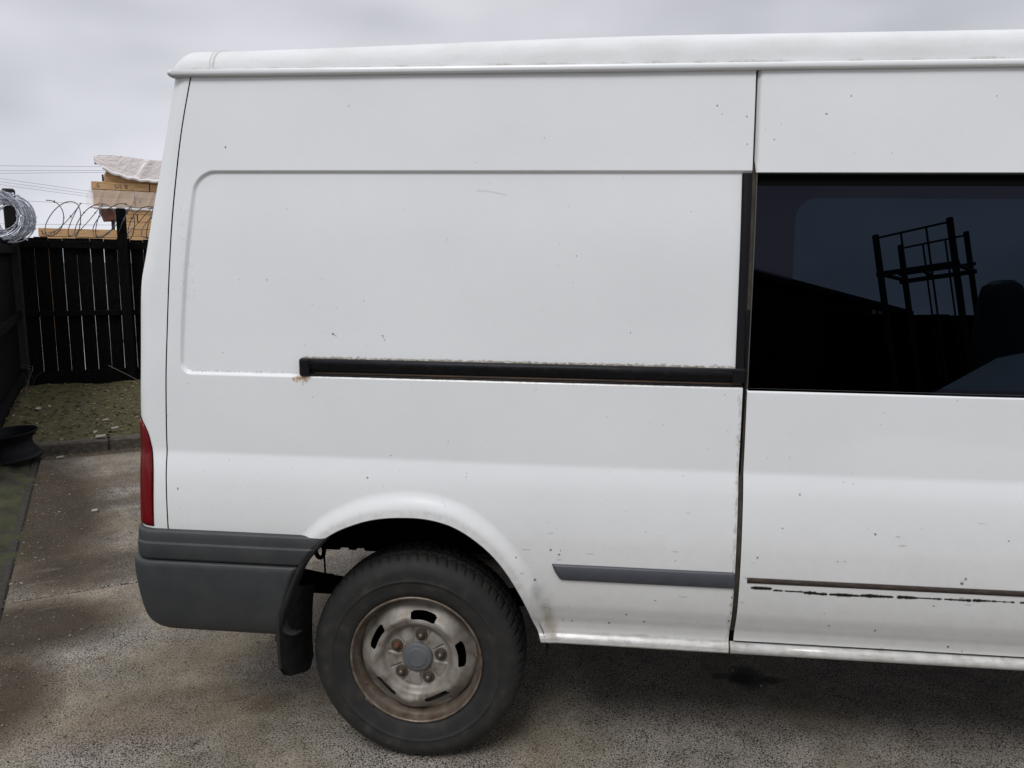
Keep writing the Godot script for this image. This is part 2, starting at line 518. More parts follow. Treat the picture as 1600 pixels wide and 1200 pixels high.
# concrete of one slab, size in metres; speckle of dark pits, brown film, stains; a height picture comes with it
func concrete(w: int, h: int, mx: float, my: float, sd: int, stains: Array, smooth_left: float) -> Array:
	var ppm := w / mx
	var spk := noise(w, h, 185.0 / ppm, sd, 3)
	var spk2 := noise(w, h, 95.0 / ppm, sd + 9, 3)
	var fine := noise(w, h, 0.42, sd + 1, 2)
	var mid := noise(w, h, 9.0 / ppm, sd + 2, 4)
	var big := noise(w, h, 1.5 / ppm, sd + 3, 5)
	var big2 := noise(w, h, 3.1 / ppm, sd + 4, 5)
	var b := PackedByteArray()
	b.resize(w * h * 3)
	var hb := PackedByteArray()
	hb.resize(w * h)
	var k := 0
	for j in h:
		for i in w:
			var q := j * w + i
			var s := maxf(spk[q] / 255.0, spk2[q] / 255.0 - 0.06)
			var f := fine[q] / 255.0 - 0.5
			var m := mid[q] / 255.0 - 0.5
			var g := big[q] / 255.0
			var g2 := big2[q] / 255.0 - 0.5
			var film := clampf((g - 0.42) * 2.6 + smooth_left * (1.0 - i / float(w) * 3.2) + 0.8 * m, 0.0, 1.0)
			var pit := clampf((s - 0.60 + 0.16 * f + 0.14 * m) * 12.0, 0.0, 1.0) * (1.0 - 0.38 * film)
			var lum := 150.0 + 30.0 * f + 30.0 * g2 + 18.0 * m
			var r := lum
			var gg := lum * 0.95
			var bl := lum * 0.885
			r = lerpf(r, 122.0 + 34.0 * g2 + 22.0 * f, film * 0.55)
			gg = lerpf(gg, 111.0 + 34.0 * g2 + 21.0 * f, film * 0.55)
			bl = lerpf(bl, 91.0 + 32.0 * g2 + 20.0 * f, film * 0.55)
			var e := 1.0 - 0.90 * pit
			b[k] = int(clampf(r * e, 0, 255))
			b[k + 1] = int(clampf(gg * e, 0, 255))
			b[k + 2] = int(clampf(bl * e, 0, 255))
			hb[q] = int(clampf(200.0 - 150.0 * pit + 40.0 * f, 0, 255))
			k += 3
	var im := Image.create_from_data(w, h, false, Image.FORMAT_RGB8, b)
	var rng := RandomNumberGenerator.new()
	rng.seed = sd
	for st in stains:    # u, v (m from this slab's corner), radius u, radius v, colour, strength
		blob(im, st[0] * ppm, st[1] * ppm, st[2] * ppm, st[3] * ppm, st[4], st[5], rng)
	for c in 260:    # pale and dark crumbs
		blob(im, rng.randf() * w, rng.randf() * h, rng.randf_range(1.2, 4.0), rng.randf_range(1.0, 3.0), Color(0.62, 0.59, 0.54) if c % 3 == 0 else Color(0.13, 0.10, 0.08), rng.randf_range(0.3, 0.8), rng)
	for c in 60:     # scraped streaks
		var p2 := Vector2(rng.randf() * w, rng.randf() * h)
		for i in 14:
			blob(im, p2.x + i * rng.randf_range(2, 6), p2.y + rng.randfn(0.0, 4.0), rng.randf_range(5, 16), rng.randf_range(1.5, 4), Color(0.56, 0.53, 0.48) if c % 2 == 0 else Color(0.2, 0.17, 0.14), rng.randf_range(0.05, 0.2), rng)
	return [ImageTexture.create_from_image(im), ImageTexture.create_from_image(Image.create_from_data(w, h, false, Image.FORMAT_L8, hb))]

func yard(u: float, v: float, y := 0.0) -> Vector3:
	return Y0 + YU * u + YV * v + Vector3(0, y, 0)

func sheet(u0: float, v0: float, u1: float, v1: float, y: float) -> ArrayMesh:
	var V := PackedVector3Array([yard(u0, v0, y), yard(u1, v0, y), yard(u0, v1, y), yard(u1, v1, y)])
	return surf(V, 2, 2, PackedVector2Array([Vector2(0, 0), Vector2(1, 0), Vector2(0, 1), Vector2(1, 1)]), true, false, PackedByteArray(), PackedVector3Array([Vector3.UP, Vector3.UP, Vector3.UP, Vector3.UP]))

func slab(u0: float, v0: float, u1: float, v1: float, top: float, thick: float) -> ArrayMesh:   # a concrete slab with thin rounded arrises; UV over the top
	var us := [0.0, 0.0, 0.006, 0.5, 0.994, 1.0, 1.0]
	var ins := [0.0, 0.0, 0.008, 0.0, -0.008, 0.0, 0.0]
	var uu := [u0, u0, u0 + 0.008, (u0 + u1) * 0.5, u1 - 0.008, u1, u1]
	var vv := [v0, v0, v0 + 0.008, (v0 + v1) * 0.5, v1 - 0.008, v1, v1]
	var V := PackedVector3Array()
	var uv := PackedVector2Array()
	for j in 7:
		for i in 7:
			var edge := mini(mini(i, 6 - i), mini(j, 6 - j))
			var y := top
			if edge == 0:
				y = top - thick
			elif edge == 1:
				y = top - 0.006
			V.append(yard(uu[i], vv[j], y))
			uv.append(Vector2((uu[i] - u0) / (u1 - u0), (vv[j] - v0) / (v1 - v0)))
	return surf(V, 7, 7, uv, true)

# ------------------------------------------------------------------ the van
func wrap_point(s: float, y: float, xc: float, r: float, z0: float) -> Vector3:   # along the flank, round the rear corner, across the back
	var q := r * PI * 0.5
	if s <= 0.0:
		return Vector3(xc - s, y, z0)
	if s < q:
		return Vector3(xc - r * sin(s / r), y, z0 - r + r * cos(s / r))
	return Vector3(xc - r, y, z0 - r - (s - q))

func wrap_patch(ys: PackedFloat32Array, s0: Callable, s1: Callable, n: int, xc: Callable, r: float, z0: Callable, skirt := 0.0) -> ArrayMesh:
	var V := PackedVector3Array()
	var uv := PackedVector2Array()
	var nv := ys.size()
	for j in nv:
		var y := ys[j]
		var a: float = s0.call(y)
		var b: float = s1.call(y)
		var c: float = xc.call(y)
		for i in n + 1:
			var p := wrap_point(lerpf(a, b, i / float(n)), y, c, r, z0.call(y))
			V.append(p)
			uv.append(side_uv(p.x, y))
	if skirt > 0.0:      # edges turned inwards, so that it has thickness
		var V2 := PackedVector3Array()
		var uv2 := PackedVector2Array()
		var nu := n + 3
		for j in nv + 2:
			var jj := clampi(j - 1, 0, nv - 1)
			for i in nu:
				var ii := clampi(i - 1, 0, n)
				var p2 := V[jj * (n + 1) + ii]
				if j == 0 or j == nv + 1 or i == 0 or i == nu - 1:
					p2 += Vector3(skirt * (0.7 if ii > n / 2 else 0.1), 0, -skirt)
				V2.append(p2)
				uv2.append(uv[jj * (n + 1) + ii])
		return surf(V2, nu, nv + 2, uv2, true)
	return surf(V, n + 1, nv, uv, true)

func height_panel(xs: PackedFloat32Array, ys: PackedFloat32Array, zf: Callable, xf: Callable, cut: Callable, snap := false) -> ArrayMesh:
	var nu := xs.size()
	var nv := ys.size()
	var V := PackedVector3Array()
	var N := PackedVector3Array()
	var uv := PackedVector2Array()
	var inside := PackedByteArray()
	for j in nv:
		var y0 := ys[j]
		for i in nu:
			var y := y0
			var x: float = xf.call(xs[i], y)
			var ins := 0
			if snap and y < 0.95:
				var q := arch_at(x, y)
				if q.x < q.y:
					ins = 1
					if q.x > q.y - 0.0125:
						var d := Vector2(x - A_X, y - A_Y).normalized() * q.y
						x = A_X + d.x
						y = A_Y + d.y
						ins = 2
			inside.append(ins)
			var z: float = zf.call(x, y)
			V.append(Vector3(x, y, z))
			var e := 0.0012
			var zx: float = (zf.call(x + e, y) - zf.call(x - e, y)) / (2 * e)
			var zy: float = (zf.call(x, y + e) - zf.call(x, y - e)) / (2 * e)
			N.append(Vector3(-zx, -zy, 1.0).normalized())
			uv.append(side_uv(x, y))
	var keep := PackedByteArray()
	for j in nv - 1:
		for i in nu - 1:
			var p := j * nu + i
			var ok := 1
			var nin := 0
			for q2 in [p, p + 1, p + nu, p + nu + 1]:
				if inside[q2] == 1:
					ok = 0
				if inside[q2] == 2:
					nin += 1
			if nin == 4:
				ok = 0
			if ok == 1 and cut.call((V[p].x + V[p + nu + 1].x) * 0.5, (V[p].y + V[p + nu + 1].y) * 0.5):
				ok = 0
			keep.append(ok)
	return surf(V, nu, nv, uv, false, false, keep, N)

func strip_mesh(x0: float, x1: float, prof: Array, n := 2) -> ArrayMesh:     # profile of (y, z, uv y) swept along x, ends closed
	var V := PackedVector3Array()
	var uv := PackedVector2Array()
	var m := prof.size()
	var xs := PackedFloat32Array([x0])
	for i in n:
		xs.append(lerpf(x0, x1, i / float(maxi(n - 1, 1))))
	xs.append(x1)
	var my := 0.0
	var mz := 0.0
	for p in prof:
		my += p[0] / m
		mz += p[1] / m
	for k in m:
		for i in xs.size():
			var c: bool = i == 0 or i == xs.size() - 1
			V.append(Vector3(xs[i], my if c else prof[k][0], mz if c else prof[k][1]))
			uv.append(side_uv(xs[i], prof[k][0]))
	return surf_flat(V, xs.size(), m, uv)

func surf_flat(V: PackedVector3Array, nu: int, nv: int, uv: PackedVector2Array) -> ArrayMesh:     # facetted
	var st := SurfaceTool.new()
	st.begin(Mesh.PRIMITIVE_TRIANGLES)
	for j in nv - 1:
		for i in nu - 1:
			var p := j * nu + i
			for q in [p, p + nu, p + 1, p + 1, p + nu, p + nu + 1]:
				if not uv.is_empty():
					st.set_uv(uv[q])
				st.add_vertex(V[q])
	st.set_smooth_group(-1)
	st.generate_normals()
	return st.commit()

func build_wheel(van: Node3D, at: Vector3, detailed: bool, turn := 0.0) -> void:
	var w := Node3D.new()
	w.name = "wheel"
	van.add_child(w, true)
	w.position = at - van.position
	w.rotation = Vector3(0, turn, 0)
	# tyre: sidewall, shoulder, tread with grooves; z = 0 is its outer face
	var prof := []
	for p in [[0.202, -0.028], [0.207, -0.016], [0.213, -0.012], [0.218, -0.010], [0.222, -0.0075], [0.228, -0.0065], [0.240, -0.004], [0.252, -0.0025], [0.258, -0.0015], [0.260, 0.0012], [0.264, 0.0012], [0.266, -0.001], [0.275, 0.0], [0.288, -0.0005], [0.296, -0.002], [0.300, -0.0048], [0.304, -0.0052], [0.312, -0.011], [0.319, -0.018], [0.324, -0.025], [0.3285, -0.033], [0.331, -0.044], [0.3325, -0.054], [0.3265, -0.056], [0.3265, -0.063], [0.334, -0.065], [0.3352, -0.086], [0.3282, -0.088], [0.3282, -0.096], [0.3356, -0.098], [0.3358, -0.112], [0.328, -0.114], [0.328, -0.122], [0.335, -0.124], [0.333, -0.15], [0.329, -0.163], [0.318, -0.18], [0.30, -0.192], [0.25, -0.195], [0.20, -0.18]]:
		prof.append(p)
	var lug := func(a: float, k: int, p: Vector2) -> Vector2:
		if not detailed:
			return Vector2.ZERO
		var o := Vector2.ZERO
		if k >= 19 and k <= 36:      # cuts across the shoulder blocks
			var ph := a * 66.0 / TAU + (0.35 if k > 28 else 0.0) + p.y * 6.0
			var fr: float = ph - floorf(ph)
			if fr < 0.2:
				o.x -= 0.0065 if (k < 24 or k > 32) else 0.0035
		if k >= 6 and k <= 14:
			o.y += 0.0004 * sin(a * 3.0 + k)
		# the tyre flattens where it carries the van
		var d := Vector2(cos(a), sin(a)) * p.x
		if d.y < -0.327:
			o.x -= (-0.327 - d.y) * 0.9
		if d.y < -0.2:
			o.y += 0.004 * smoothstep(-0.2, -0.3, d.y) * (1.0 if k < 20 else 0.0)
		return o
	part(w, "tyre", lathe(prof, 528 if detailed else 48, lug, Vector2(5, 1.0)), M.tyre)
	# rim barrel and lip
	var rim := [[0.196, -0.19], [0.192, -0.10], [0.186, -0.085], [0.184, -0.060], [0.187, -0.045], [0.193, -0.036], [0.197, -0.030], [0.1985, -0.020], [0.1995, -0.0125], [0.2015, -0.0085], [0.2045, -0.0075], [0.2075, -0.009], [0.2085, -0.0125], [0.2065, -0.017]]
	part(w, "rim", lathe(rim, 120 if detailed else 32, null, Vector2(4, 1)), M.rim)
	# disc: hub seat, raised ring, sloping flange with five slots, bulges between the slots
	var dr := [0.012, 0.03, 0.045, 0.052, 0.058, 0.064, 0.070, 0.076, 0.082, 0.087, 0.091, 0.095, 0.0985, 0.102, 0.1055, 0.109, 0.113, 0.1165, 0.120, 0.1235, 0.127, 0.131, 0.133, 0.137, 0.142, 0.147, 0.151, 0.153, 0.157, 0.161, 0.165, 0.169, 0.174, 0.180, 0.186]
	var dz := []
	for r in dr:
		dz.append([r, hm([0.0, 0.060, 0.087, 0.096, 0.103, 0.112, 0.120, 0.127, 0.135, 0.150, 0.163, 0.172, 0.186], [-0.040, -0.0405, -0.0415, -0.0405, -0.036, -0.023, -0.018, -0.0175, -0.020, -0.034, -0.046, -0.054, -0.064], r)])
	var t0 := deg_to_rad(90.0 - 9.0)
	var bulge := func(a: float, k: int, p: Vector2) -> Vector2:
		var c := cos(5.0 * (a - t0))        # 1 at the slots, -1 between them
		var o := Vector2.ZERO
		if p.x > 0.118:
			var s := smoothstep(0.118, 0.145, p.x) * (1.0 - smoothstep(0.176, 0.186, p.x))
			o.y += (-c * 0.5 + 0.25) * 0.021 * s
		elif p.x > 0.05 and p.x < 0.098:     # pressed ribs between the nuts
			var fr: float = fposmod((a - t0) * 5.0 / TAU + 0.5, 1.0)
			var g := absf(fr - 0.5)
			o.y += 0.0035 * (smoothstep(0.24, 0.32, g)) * smoothstep(0.05, 0.058, p.x) * (1.0 - smoothstep(0.09, 0.098, p.x))
			o.y -= 0.003 * (1.0 - smoothstep(0.0, 0.03, absf(g - 0.25))) * smoothstep(0.05, 0.058, p.x) * (1.0 - smoothstep(0.09, 0.098, p.x))
		return o
	var slot := func(a: float, k: int) -> bool:
		var fr := fposmod((a - t0) + PI / 5.0, TAU / 5.0) - PI / 5.0
		var rr: float = (dr[k] + dr[k + 1]) * 0.5
		if rr < 0.131 or rr > 0.153:
			return false
		var lim := 0.285
		if rr < 0.133 or rr > 0.151:
			lim = 0.245
		elif rr < 0.137 or rr > 0.147:
			lim = 0.272
		return absf(fr) < lim
	var disc := part(w, "wheel_disc", lathe(dz, 360 if detailed else 60, bulge, Vector2(4, 2), slot), M.disc)
	# dark brake drum behind the slots
	part(w, "brake_drum", lathe([[0.0, -0.088], [0.16, -0.088], [0.168, -0.092], [0.168, -0.18]], 40), M.black)
	if detailed:
		part(w, "hub_cap", lathe([[0.0004, -0.0255], [0.008, -0.0255], [0.026, -0.0255], [0.030, -0.0262], [0.0315, -0.028], [0.036, -0.0285], [0.043, -0.0295], [0.0465, -0.0325], [0.048, -0.041]], 60), M.hub)
		for k in 5:
			var a := t0 + TAU * k / 5.0
			var c := Vector3(cos(a) * 0.0735, sin(a) * 0.0735, 0)
			var nut := part(w, "wheel_nut", lathe([[0.0003, -0.018], [0.0035, -0.018], [0.004, -0.020], [0.0042, -0.0225], [0.0075, -0.0235], [0.0095, -0.026], [0.0098, -0.034], [0.0135, -0.036], [0.0145, -0.044]], 12), M.rust if k == 1 else M.nut, c)
			part(w, "nut_seat", lathe([[0.0105, -0.0375], [0.0155, -0.036], [0.0185, -0.0365], [0.020, -0.043]], 20), M.rust_dark, c)
		part(w, "valve_stem", tube(PackedVector3Array([Vector3(0.176, 0.012, -0.05), Vector3(0.181, 0.018, -0.03), Vector3(0.186, 0.028, -0.014)]), 0.003, 8), M.nut)
		var wt := part(w, "balance_weight", bx(Vector3(0.008, 0.035, 0.006), 0.002), M.rim, Vector3(-0.148, -0.145, -0.009), Vector3(0, 0, deg_to_rad(45)))
		# two thin wire clips of lost trim
		for q in [[-0.165, -0.10], [-0.118, -0.160], [-0.098, -0.172]]:
			part(w, "rust_flake", bx(Vector3(0.010, 0.006, 0.003), 0.001), M.rust_dark, Vector3(q[0], q[1], -0.033))

func build_van() -> void:
	var van := thing("van", "white high-sided panel van with dark sliding-door window and black door rail", "van", Vector3(0.9, 0.0, -0.98))
	var white: Material = M.paint
	var none := func(_x: float, _y: float) -> bool: return false
	# --- rear quarter panel
	var xs := spread([-1.2475, 0.004, -1.20, 0.0035, -1.09, 0.014, -0.94, 0.0075, -0.03, 0.02, 0.428])
	var ys := spread([0.425, 0.003, 0.485, 0.0075, 0.90, 0.004, 0.985, 0.02, 1.20, 0.0028, 1.26, 0.02, 1.735, 0.003, 1.815, 0.02, 2.074])
	var xf := func(u: float, y: float) -> float:
		var wgt := clampf((u + 1.0) / -0.2475, 0.0, 1.0)
		return u + wgt * (seam(y) + 0.002 + 1.2475)
	var cutq := func(x: float, y: float) -> bool: return (x < -0.6 and y < 0.738)
	vpart(van, "rear_quarter_panel", height_panel(xs, ys, panel_z, xf, cutq, true), white)
	# return flange of the arch
	var V := PackedVector3Array()
	var uv := PackedVector2Array()
	for j in 4:
		for i in 141:
			var a := deg_to_rad(lerpf(-4.5, 150.0, i / 140.0))
			var q := arch_at(A_X + cos(a), A_Y + sin(a))
			var r: float = q.y + [0.0, -0.0025, -0.001, 0.02][j]
			var p := Vector3(A_X + cos(a) * r, A_Y + sin(a) * r, 0)
			p.z = panel_z(A_X + cos(a) * (q.y + 0.001), A_Y + sin(a) * (q.y + 0.001)) + [0.0, -0.002, -0.014, -0.03][j]
			V.append(p)
			uv.append(side_uv(p.x, p.y))
	vpart(van, "arch_flange", surf(V, 141, 4, uv, true), white)
	# --- rear corner with the seam
	var py := spread([0.742, 0.012, 2.072])
	var xc := func(y: float) -> float: return rear(y) + 0.07
	var pil := wrap_patch(py, func(y: float) -> float: return -(seam(y) - 0.002 - rear(y) - 0.07), func(_y: float) -> float: return 0.30, 40, xc, 0.07, func(y: float) -> float: return P(y))
	vpart(van, "rear_corner_panel", pil, white)
	# seam backing
	for sm in [["seam_backing", 0], ["door_jamb", 1]]:
		var V2 := PackedVector3Array()
		for y in spread([0.45 if sm[1] == 1 else 0.745, 0.02, 2.07]):
			var x: float = seam(y) if sm[1] == 0 else 0.434
			for k in 2:
				V2.append(Vector3(x + (k - 0.5) * (0.03 if sm[1] == 0 else 0.05), y, P(y) - (0.006 if sm[1] == 0 else 0.016)))
		vpart(van, sm[0], surf(V2, 2, V2.size() / 2, PackedVector2Array()), M.black if sm[1] == 0 else M.seal_brown)
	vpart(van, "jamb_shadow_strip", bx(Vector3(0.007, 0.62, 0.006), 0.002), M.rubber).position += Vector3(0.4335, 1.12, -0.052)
	# --- tail light
	var tl := func(y: float) -> float:
		var x := hm([0.74, 0.752, 0.911, 0.97, 1.023, 1.05, 1.072], [-1.290, -1.2905, -1.293, -1.299, -1.310, -1.323, -1.343], y)
		return 0.07 * asin(clampf((rear(y) + 0.07 - x) / 0.07, -1.0, 1.0))
	vpart(van, "tail_light_surround", wrap_patch(spread([0.752, 0.01, 1.074]), func(y: float) -> float: return tl.call(y) - 0.004, func(_y: float) -> float: return 0.24, 26, xc, 0.0715, func(y: float) -> float: return P(y) + 0.0015), M.black)
	var lens := vpart(van, "tail_light", wrap_patch(spread([0.756, 0.01, 1.066]), tl, func(_y: float) -> float: return 0.22, 26, xc, 0.075, func(y: float) -> float: return P(y) + 0.005, 0.006), M.red)
	lens.set_meta("label", "tall red tail light wrapped round the rear corner")
	# hinges on the rear edge
	for y in [1.535, 1.478]:
		var hg := vpart(van, "door_hinge", bx(Vector3(0.014, 0.008, 0.02), 0.002), white)
		hg.position += Vector3(rear(y) - 0.003, y, P(y) - 0.085)
	# --- sliding door
	var dys := spread([0.474, 0.004, 0.50, 0.015, 0.66, 0.003, 0.69, 0.015, 0.90, 0.004, 0.985, 0.02, 1.18, 0.003, 1.225, 0.02, 1.78, 0.003, 1.80, 0.03, 2.064])
	var dxs := spread([0.440, 0.003, 0.449, 0.03, 1.59])
	var wx0 := 0.4405
	var wy0 := 1.2105
	var wy1 := 1.7935
	var dz := func(x: float, y: float) -> float:
		var z := P(y) + 0.0015 + ripple(x, y) * smoothstep(0.449, 0.6, x)
		if x < 0.4425:
			z -= 0.003 * (0.4425 - x) / 0.0025
		# channel left by the lost rub strip
		z -= 0.004 * (smoothstep(0.667, 0.670, y) - smoothstep(0.6785, 0.6815, y)) * (1.0 if x > 0.457 else 0.0)
		# faint arc over the crease: added tilt below it makes the door read lighter
		if y > 0.8:
			var yc := hm([0.6, 0.72, 0.86, 1.2, 1.6], [1.062, 1.078, 1.086, 1.066, 1.02], x)
			z += 0.032 * maxf(0.0, yc - maxf(y, 0.976)) * smoothstep(0.56, 0.80, x) * smoothstep(0.80, 0.976, y)
		# ledge under the glass and lip over it
		z -= 0.010 * (smoothstep(1.203, 1.2115, y) * (1.0 - smoothstep(1.7925, 1.7955, y)))
		return z
	var dcut := func(x: float, y: float) -> bool: return y > wy0 and y < wy1
	var dxf := func(u: float, y: float) -> float: return u + (0.002 * smoothstep(1.3, 0.9, y) - 0.0058 * smoothstep(1.78, 1.83, y) if u < 0.447 else 0.0)
	var door := vpart(van, "sliding_door", height_panel(dxs, dys, dz, dxf, dcut), white)
	# strip of old adhesive in the channel
	part(door, "adhesive_strip", strip_mesh(0.462, 1.588, [[0.6665, 0.0005], [0.667, 0.0022], [0.6805, 0.0022], [0.6815, 0.0003]], 60), M.glue)
	# glass: smoked pane with rounded clear field and printed border
	var cx := 1.05
	var cy := 1.4765
	var hxo := 0.6075
	var hyo := 0.2845
	var hxi := 0.503
	var hyi := 0.252
	var rin := 0.055
	var ring_in := []
	var ring_out := []
	var nn := 240
	var ca := atan2(hyo, hxo)
	for i in nn + 1:
		var a := TAU * (i + 0.0) / nn
		for cq in [ca, PI - ca, PI + ca, TAU - ca]:
			if absf(a - cq) <= PI / nn:
				a = cq
		var d := Vector2(cos(a), sin(a))
		var so := minf(hxo / maxf(absf(d.x), 1e-6), hyo / maxf(absf(d.y), 1e-6))
		var lo := 0.0
		var hi := 2.0
		for it in 24:
			var md := (lo + hi) * 0.5
			var pt := Vector2(absf(d.x), absf(d.y)) * md - Vector2(hxi - rin, hyi - rin)
			var sd := Vector2(maxf(pt.x, 0), maxf(pt.y, 0)).length() + minf(maxf(pt.x, pt.y), 0) - rin
			if sd > 0:
				hi = md
			else:
				lo = md
		ring_in.append(d * lo)
		ring_out.append(d * so)
	for kind in 2:
		var V3 := PackedVector3Array()
		var N3 := PackedVector3Array()
		var steps := 12 if kind == 0 else 3
		for k in steps + 1:
			for i in nn + 1:
				var p2: Vector2 = ring_in[i] * (k / float(steps)) if kind == 0 else ring_in[i].lerp(ring_out[i], k / float(steps))
				# snap the corners of the outer ring to the true corners
				var x := cx + p2.x
				var y := cy + p2.y
				V3.append(Vector3(x, y, -0.045 - 0.0698 * (y - 1.21)))      # the pane is flat
				N3.append(Vector3(0, 0.0698, 1).normalized())
		var g := vpart(van, "window_glass" if kind == 0 else "window_border", surf(V3, nn + 1, steps + 1, PackedVector2Array(), true, true, PackedByteArray(), N3), M.glass if kind == 0 else M.glass_border)
		if kind == 0:
			g.set_meta("label", "dark tinted window in the sliding door")
	# black backing round the glass so that its corners close
	var V4 := PackedVector3Array()
	for y in spread([1.19, 0.04, 1.80]):
		V4.append(Vector3(0.442, y, P(y) - 0.0125))
		V4.append(Vector3(1.66, y, P(y) - 0.0125))
	vpart(van, "window_backing", surf(V4, 2, V4.size() / 2, PackedVector2Array()), M.black)
	# bright metal edge of the glass and black rubber below it
	var V5 := PackedVector3Array()
	for y in spread([1.214, 0.03, 1.792]):
		for k in 3:
			V5.append(Vector3([0.4395, 0.4405, 0.4425][k], y, P(y) + [-0.008, -0.001, -0.0035][k]))
	vpart(van, "window_edge_trim", surf(V5, 3, V5.size() / 3, PackedVector2Array()), M.trim)
	vpart(van, "window_sill_seal", strip_mesh(0.443, 1.588, [[1.2085, -0.054], [1.2095, -0.0452], [1.2135, -0.0452], [1.2155, -0.0478]], 3), M.seal_green)
	vpart(van, "window_top_seal", strip_mesh(0.443, 1.588, [[1.788, -0.0875], [1.790, -0.0815], [1.7945, -0.0818], [1.797, -0.09]], 3), M.rubber)
	# vertical black seal on the quarter panel beside the glass
	var V6 := PackedVector3Array()
	for y in spread([1.268, 0.03, 1.794]):
		var xl := lerpf(0.4065, 0.4025, (y - 1.268) / 0.526)
		for q in [[xl, -0.0095], [xl + 0.0015, -0.001], [xl + 0.009, 0.0012], [0.4265, 0.0012], [0.4285, -0.001], [0.429, -0.012]]:
			V6.append(Vector3(q[0], y, P(y) + q[1]))
	vpart(van, "pillar_seal", surf_flat(V6, 6, V6.size() / 6, PackedVector2Array()), M.rubber)
	# --- door rail
	var z0 := -0.0455
	vpart(van, "door_rail", strip_mesh(-0.8325, 0.4285, [[1.2150, z0 - 0.006], [1.2155, z0 + 0.001], [1.2195, z0 + 0.0015], [1.2200, z0 - 0.004], [1.2285, z0 - 0.004], [1.2300, z0 + 0.004], [1.2440, z0 + 0.0045], [1.2480, z0 + 0.009], [1.2590, z0 + 0.0085], [1.2640, z0 + 0.005], [1.2660, z0 - 0.003], [1.2665, z0 - 0.012]], 4), M.rail)
	vpart(van, "rail_runner", strip_mesh(-0.79, 0.425, [[1.2205, z0 - 0.0035], [1.2212, z0 + 0.0005], [1.2275, z0 + 0.001], [1.2282, z0 - 0.003]], 4), M.rust_rail)
	vpart(van, "rail_end_cap", bx(Vector3(0.03, 0.050, 0.014), 0.004), M.rubber).position += Vector3(-0.8185, 1.2408, z0 + 0.004)
	vpart(van, "rail_stop", bx(Vector3(0.035, 0.040, 0.014), 0.004), M.rubber).position += Vector3(0.4145, 1.2475, z0 + 0.004)
	# --- rub strip
	var V7 := PackedVector3Array()
	var rs := 24
	for j in 7:
		for i in rs + 1:
			var t := i / float(rs)
			var yy: float = [0.6475, 0.648, 0.653, 0.672, 0.689, 0.6945, 0.695][j]
			var out: float = [-0.004, 0.004, 0.0085, 0.0105, 0.0075, 0.003, -0.004][j]
			var xl2 := lerpf(-0.056, -0.089, pow(clampf((yy - 0.6475) / 0.0475, 0.0, 1.0), 0.55))
			if i == 0:
				out = -0.004
			V7.append(Vector3(lerpf(xl2, 0.4255, pow(t, 1.6)), yy, P(yy) + out * (0.75 if i == 1 else 1.0)))
	vpart(van, "rub_strip", surf(V7, rs + 1, 7, PackedVector2Array()), M.plastic_blue)
	vpart(van, "rub_strip_end", bx(Vector3(0.003, 0.044, 0.012), 0.001), M.plastic_blue).position += Vector3(0.4255, 0.671, 0.003)
	# --- sill under the sliding door
	vpart(van, "door_sill", strip_mesh(0.434, 2.75, [[0.422, -0.062], [0.4245, -0.055], [0.434, -0.034], [0.4405, -0.0275], [0.449, -0.0255], [0.4575, -0.0285], [0.4640, -0.036], [0.4665, -0.047]], 8), white)
	# --- roof
	var rp := [[2.086, -0.123], [2.10, -0.1235], [2.12, -0.1255], [2.14, -0.132], [2.155, -0.142], [2.166, -0.157], [2.175, -0.178], [2.184, -0.212], [2.193, -0.26], [2.205, -0.34], [2.225, -0.55], [2.236, -0.98]]
	for k in 2:      # rear cap and main roof skin, with a joint between them
		var V8 := PackedVector3Array()
		var uv8 := PackedVector2Array()
		var xs8: PackedFloat32Array
		if k == 0:
			xs8 = spread([-1.0985, 0.02, -1.15, 0.003, -1.2205])
		else:
			xs8 = spread([-1.0945, 0.15, 3.0])
		var all := []
		for q in rp:
			all.append(q)
		for q in range(rp.size() - 2, -1, -1):
			all.append([rp[q][0], -1.96 - rp[q][1]])
		for q in all:
			for x in xs8:
				var y: float = q[0] - clampf((q[0] - 2.086) * 16.0, 0.0, 1.0) * (0.026 * smoothstep(0.3, -1.25, x))
				var z: float = q[1]
				if k == 0:        # the cap turns down at the back
					var t := clampf((-1.172 - x) / 0.0485, 0.0, 1.0)
					var drop := 1.0 - sqrt(maxf(0.0, 1.0 - t * t))
					y = lerpf(y, 2.086, drop)
					z = lerpf(z, signf(z + 0.98) * 0.80 - 0.98, drop * 0.55 * clampf((y - 2.05) * 4.0, 0.0, 1.0))
				V8.append(Vector3(x, y, z))
				uv8.append(Vector2((x + 1.3) / 4.4, 1.0 - clampf((q[0] - 2.086) / 0.15, 0.01, 0.99)))
		vpart(van, "roof_cap" if k == 0 else "roof", surf(V8, xs8.size(), all.size(), uv8, k == 0), M.roof)
	var V9 := PackedVector3Array()
	for q in rp:
		for k in 4:
			V9.append(Vector3([-1.106, -1.1045, -1.0915, -1.090][k], q[0] - clampf((q[0] - 2.086) * 16.0, 0.0, 1.0) * 0.0252 + [-0.003, 0.0028, 0.0028, -0.003][k] * clampf((q[0] - 2.1) * 20.0, 0.0, 1.0), q[1] + [-0.004, 0.003, 0.003, -0.004][k]))
	vpart(van, "roof_joint_strip", surf_flat(V9, 4, rp.size(), PackedVector2Array()), white)
	# gutter
	vpart(van, "roof_gutter", strip_mesh(-1.208, 3.0, [[2.0655, -0.150], [2.0640, -0.112], [2.0655, -0.0985], [2.0695, -0.0955], [2.0790, -0.0965], [2.0825, -0.099], [2.0840, -0.106], [2.0865, -0.127]], 10), white)
	var gt := vpart(van, "gutter_end", bx(Vector3(0.022, 0.019, 0.05), 0.007), white)
	gt.position += Vector3(-1.213, 2.0745, -0.122)
